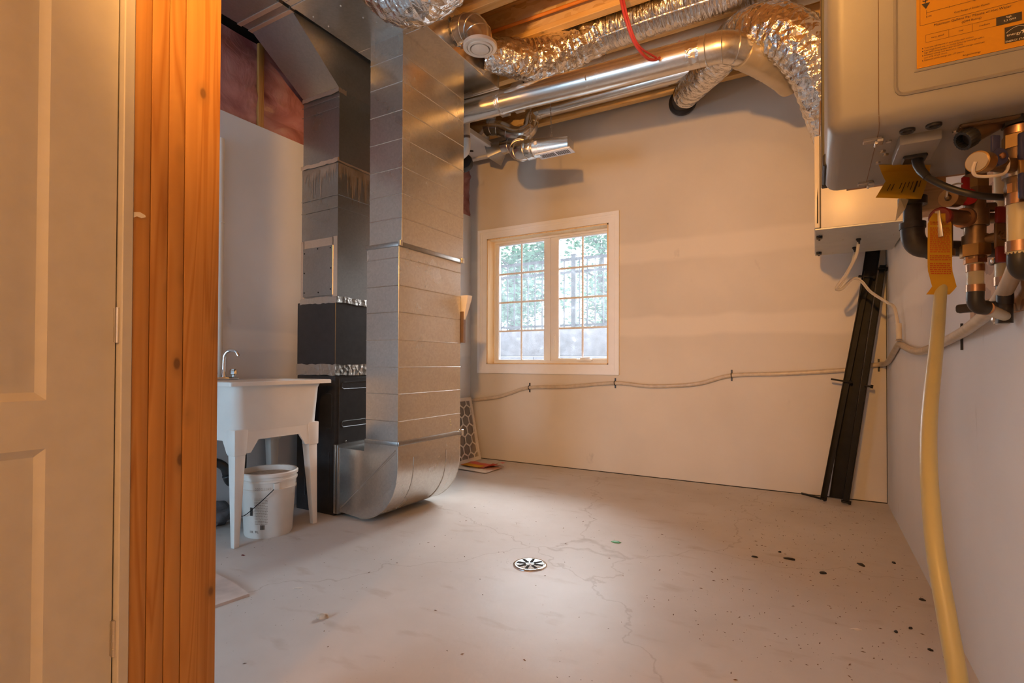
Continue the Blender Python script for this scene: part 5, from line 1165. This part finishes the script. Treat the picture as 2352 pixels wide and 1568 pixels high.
# relief valve with its tag, and the discharge tube below
rv = thing('relief_valve', 'brass relief valve with lever and yellow tag beside the hot column', 'valve', (0.195, 1.205, 1.2))
part('barrel', pipe([(0.249, 1.290, 1.247), (0.222, 1.250, 1.244), (0.200, 1.215, 1.240)], 0.0135, 20), 'brass_dark', rv); ringband(rv, (0.243, 1.281, 1.2465), (0.55, 0.83, 0), 0.0135, 0.0185, 'copper', L=0.008)
part('body', pipe([(0.203, 1.217, 1.246), (0.203, 1.217, 1.170)], 0.0125, 20), 'brass_dark', rv); ringband(rv, (0.203, 1.217, 1.172), (0, 0, 1), 0.011, 0.0155, 'brass_dark', L=0.012)
g = G(); g.lathe([(0, 0.0175), (0.010, 0.0175), (0.012, 0.015), (0.012, 0.006), (0.015, 0.005)], (0.199, 1.212, 1.236), (-0.45, -0.88, 0), 28); part('bonnet', g, 'red_dark', rv, 'dark red round bonnet')
g = G(); g.obox((0.1915, 1.1905, 1.221), (0.008, 0.003, 0.048), (0.88, -0.45, 0.1), (0.45, 0.88, 0), bev=0.001); part('lever', g, 'nickel', rv)
tu, tn = V(0.86, 0.5, 0).normalized(), V(0.5, -0.86, 0).normalized()
tc_ = V(0.1925, 1.192, 0)
prof_t = [(1.240, 0.0, 0.014), (1.226, 0.0, 0.0265), (1.16, 0.0, 0.0275), (1.139, 0.0, 0.0275), (1.128, 0.003, 0.0275), (1.116, 0.006, 0.0275), (1.109, 0.008, 0.0275), (1.104, 0.004, 0.0275), (1.095, -0.004, 0.026)]
def tagp(v, u, off=0.0):
    L_t = [math.hypot(prof_t[k + 1][0] - prof_t[k][0], prof_t[k + 1][1] - prof_t[k][1]) for k in range(len(prof_t) - 1)]
    s = min(v, 0.9999) * sum(L_t); i = 0
    while s > L_t[i]: s -= L_t[i]; i += 1
    t = s / L_t[i]; a, b = prof_t[i], prof_t[i + 1]
    z, x, w_ = (a[k] + (b[k] - a[k]) * t for k in range(3)); return tc_ + V(0, 0, z) + tu * (x + (u - 0.5) * 1.6 * w_ ) + tn * off
part('tag', sheet(lambda u, v: tagp(v, u), 6, 16), 'tag_yellow', rv, 'yellow printed warning tag', 60)
g = G(); rnd = random.Random(21)
for k in range(27):
    v0 = 0.10 + k * 0.0235; v1 = v0 + 0.011; u = 0.08
    if k in (2, 16, 20): continue
    while u < 0.9:
        l = rnd.uniform(0.05, 0.16); u1 = min(0.93, u + l); g.face([tagp(v0, u, .0009), tagp(v0, u1, .0009), tagp(v1, u1, .0009), tagp(v1, u, .0009)]); u = u1 + 0.03
part('lettering', g, 'print_red', rv, None, 0)
single('discharge_tube', pipe(spline([(0.203, 1.217, 1.18), (0.196, 1.205, 1.11), (0.165, 1.05, 1.005), (0.130, 0.885, 0.876), (0.122, 0.80, 0.765), (0.128, 0.76, 0.68), (0.136, 0.742, 0.60), (0.15, 0.73, 0.40), (0.16, 0.72, 0.012)]), 0.0094, 20), 'pex_yellow', 'long pale yellow plastic discharge tube dropping to the floor along the right wall', 'tube', (0.16, 0.72, 0))
# cold side column
kx, ky = 0.268, 1.075
cc = thing('cold_valve_set', 'brass cold water valve column with blue handles under the water heater', 'valve', (kx, ky, 1.1))
ringband(cc, (kx, ky, 1.341), (0, 0, 1), 0.010, 0.020, 'black_iron', 'hex_nut', True, 0.014); ringband(cc, (kx, ky, 1.326), (0, 0, 1), 0.010, 0.0165, 'copper', L=0.012); ringband(cc, (kx, ky, 1.309), (0, 0, 1), 0.010, 0.0195, 'brass', 'hex_nut', True, 0.020)
seg(cc, kx, ky, 1.318, 1.225, 0.0155, 'brass_dark', 'valve_body'); ringband(cc, (kx, ky, 1.262), (0, 0, 1), 0.012, 0.019, 'nickel', L=0.014); ringband(cc, (kx, ky, 1.238), (0, 0, 1), 0.010, 0.0175, 'copper', 'hex_nut', True, 0.014)
ringband(cc, (kx, ky, 1.222), (0, 0, 1), 0.0143, 0.0162, 'copper', 'crimp_ring', L=0.016); seg(cc, kx, ky, 1.228, 1.138, 0.0143, 'pex_cream', 'pex_tube'); ringband(cc, (kx, ky, 1.150), (0, 0, 1), 0.0143, 0.0162, 'copper', 'crimp_ring', L=0.016)
part('elbow', pipe(spline([(kx, ky, 1.140), (kx, ky, 1.124), (kx + 0.006, ky + 0.006, 1.114), (kx + 0.02, ky + 0.018, 1.112)], 4), 0.0143, 18), 'black_plastic', cc)
part('pex_tube', pipe([(kx + 0.014, ky + 0.012, 1.113), (kx + 0.06, ky + 0.05, 1.114), (0.40, 1.2, 1.12)], 0.0125, 18), 'pex_cream', cc); ringband(cc, (kx + 0.028, ky + 0.024, 1.1135), (0.75, 0.66, 0), 0.0125, 0.015, 'nickel', 'crimp_ring', L=0.014)
part('drain_barrel', pipe([(kx, ky, 1.272), (0.205, 0.99, 1.262)], 0.0112, 20), 'brass_dark', cc); part('drain_cap', pipe([(0.214, 1.002, 1.2635), (0.202, 0.985, 1.2615)], 0.0150, 26), 'brass', cc, 'round brass drain cap'); part('cap_face', pipe([(0.2025, 0.986, 1.2615), (0.2005, 0.983, 1.261)], 0.0132, 26), 'nickel', cc)
part('tether', pipe(spline([(0.199, 0.982, 1.261), (0.197, 0.985, 1.25), (0.203, 0.992, 1.243), (0.222, 1.00, 1.242), (0.240, 1.02, 1.250), (0.246, 1.03, 1.268), (0.240, 1.028, 1.282)]), 0.0022, 8), 'hose_white', cc)
bc_ = V(0.2275, 1.005, 1.269); g = G(); g.lathe([(0, 0.0125), (0.006, 0.012), (0.007, 0.006)], bc_, (0.55, -0.83, 0), 20); part('drain_handle', g, 'blue_plastic', cc, 'blue wing handle'); lever(cc, bc_ + V(-0.002, -0.003, 0.017), (0.012, 0.005, 0.030), 'blue_plastic', (0.83, 0.55, 0), (-0.55, 0.83, 0), 'drain_handle'); g = G(); g.lathe([(0, 0.0045), (0.002, 0.004), (0.003, 0.001)], bc_ + V(0.0045, -0.0065, 0), (0.55, -0.83, 0), 12); part('stud', g, 'copper', cc)
lever(cc, (0.270, 1.040, 1.290), (0.026, 0.008, 0.040), 'blue_plastic', (0.87, 0.49, 0), (-0.49, 0.87, 0), 'lever_grip'); lever(cc, (0.269, 1.043, 1.262), (0.024, 0.006, 0.036), 'brass', (0.87, 0.49, 0), (-0.49, 0.87, 0), 'lever_plate'); lever(cc, (0.270, 1.040, 1.232), (0.026, 0.008, 0.038), 'blue_plastic', (0.87, 0.49, 0), (-0.49, 0.87, 0), 'lever_grip')
# cream riser on the board
cp = thing('cream_riser', 'thick cream plastic riser pipe strapped to the flakeboard panel', 'pipe', (0.395, 1.60, 1.16))
rxx, ryy = 0.392, 1.675
seg(cp, rxx, ryy, 1.16, 2.1, 0.0185, 'pex_cream', 'pipe_run'); ringband(cp, (rxx, ryy, 1.17), (0, 0, 1), 0.0185, 0.0205, 'copper', 'crimp_ring', L=0.02)
g = G(); g.box(rxx - 0.024, XR - 0.012, ryy - 0.022, ryy + 0.022, 1.212, 1.226, 0.004, 2); part('strap', g, 'black_plastic', cp); g = G(); g.lathe([(0, 0.007), (0.003, 0.005), (0.004, 0.001)], (rxx - 0.024, ryy - 0.012, 1.219), (-1, -0.2, 0), 10); part('strap_screw', g, 'chrome', cp)
seg(cp, rxx, ryy, 1.16, 1.115, 0.0165, 'black_plastic', 'coupling'); g = G(); g.obox((rxx - 0.045, ryy + 0.02, 1.112), (0.085, 0.022, 0.022), (1, -0.35, 0.05), (0.35, 1, 0), bev=0.007); part('shutoff_handle', g, 'black_iron', cp); seg(cp, rxx, ryy, 1.115, 1.07, 0.015, 'black_iron', 'coupling')
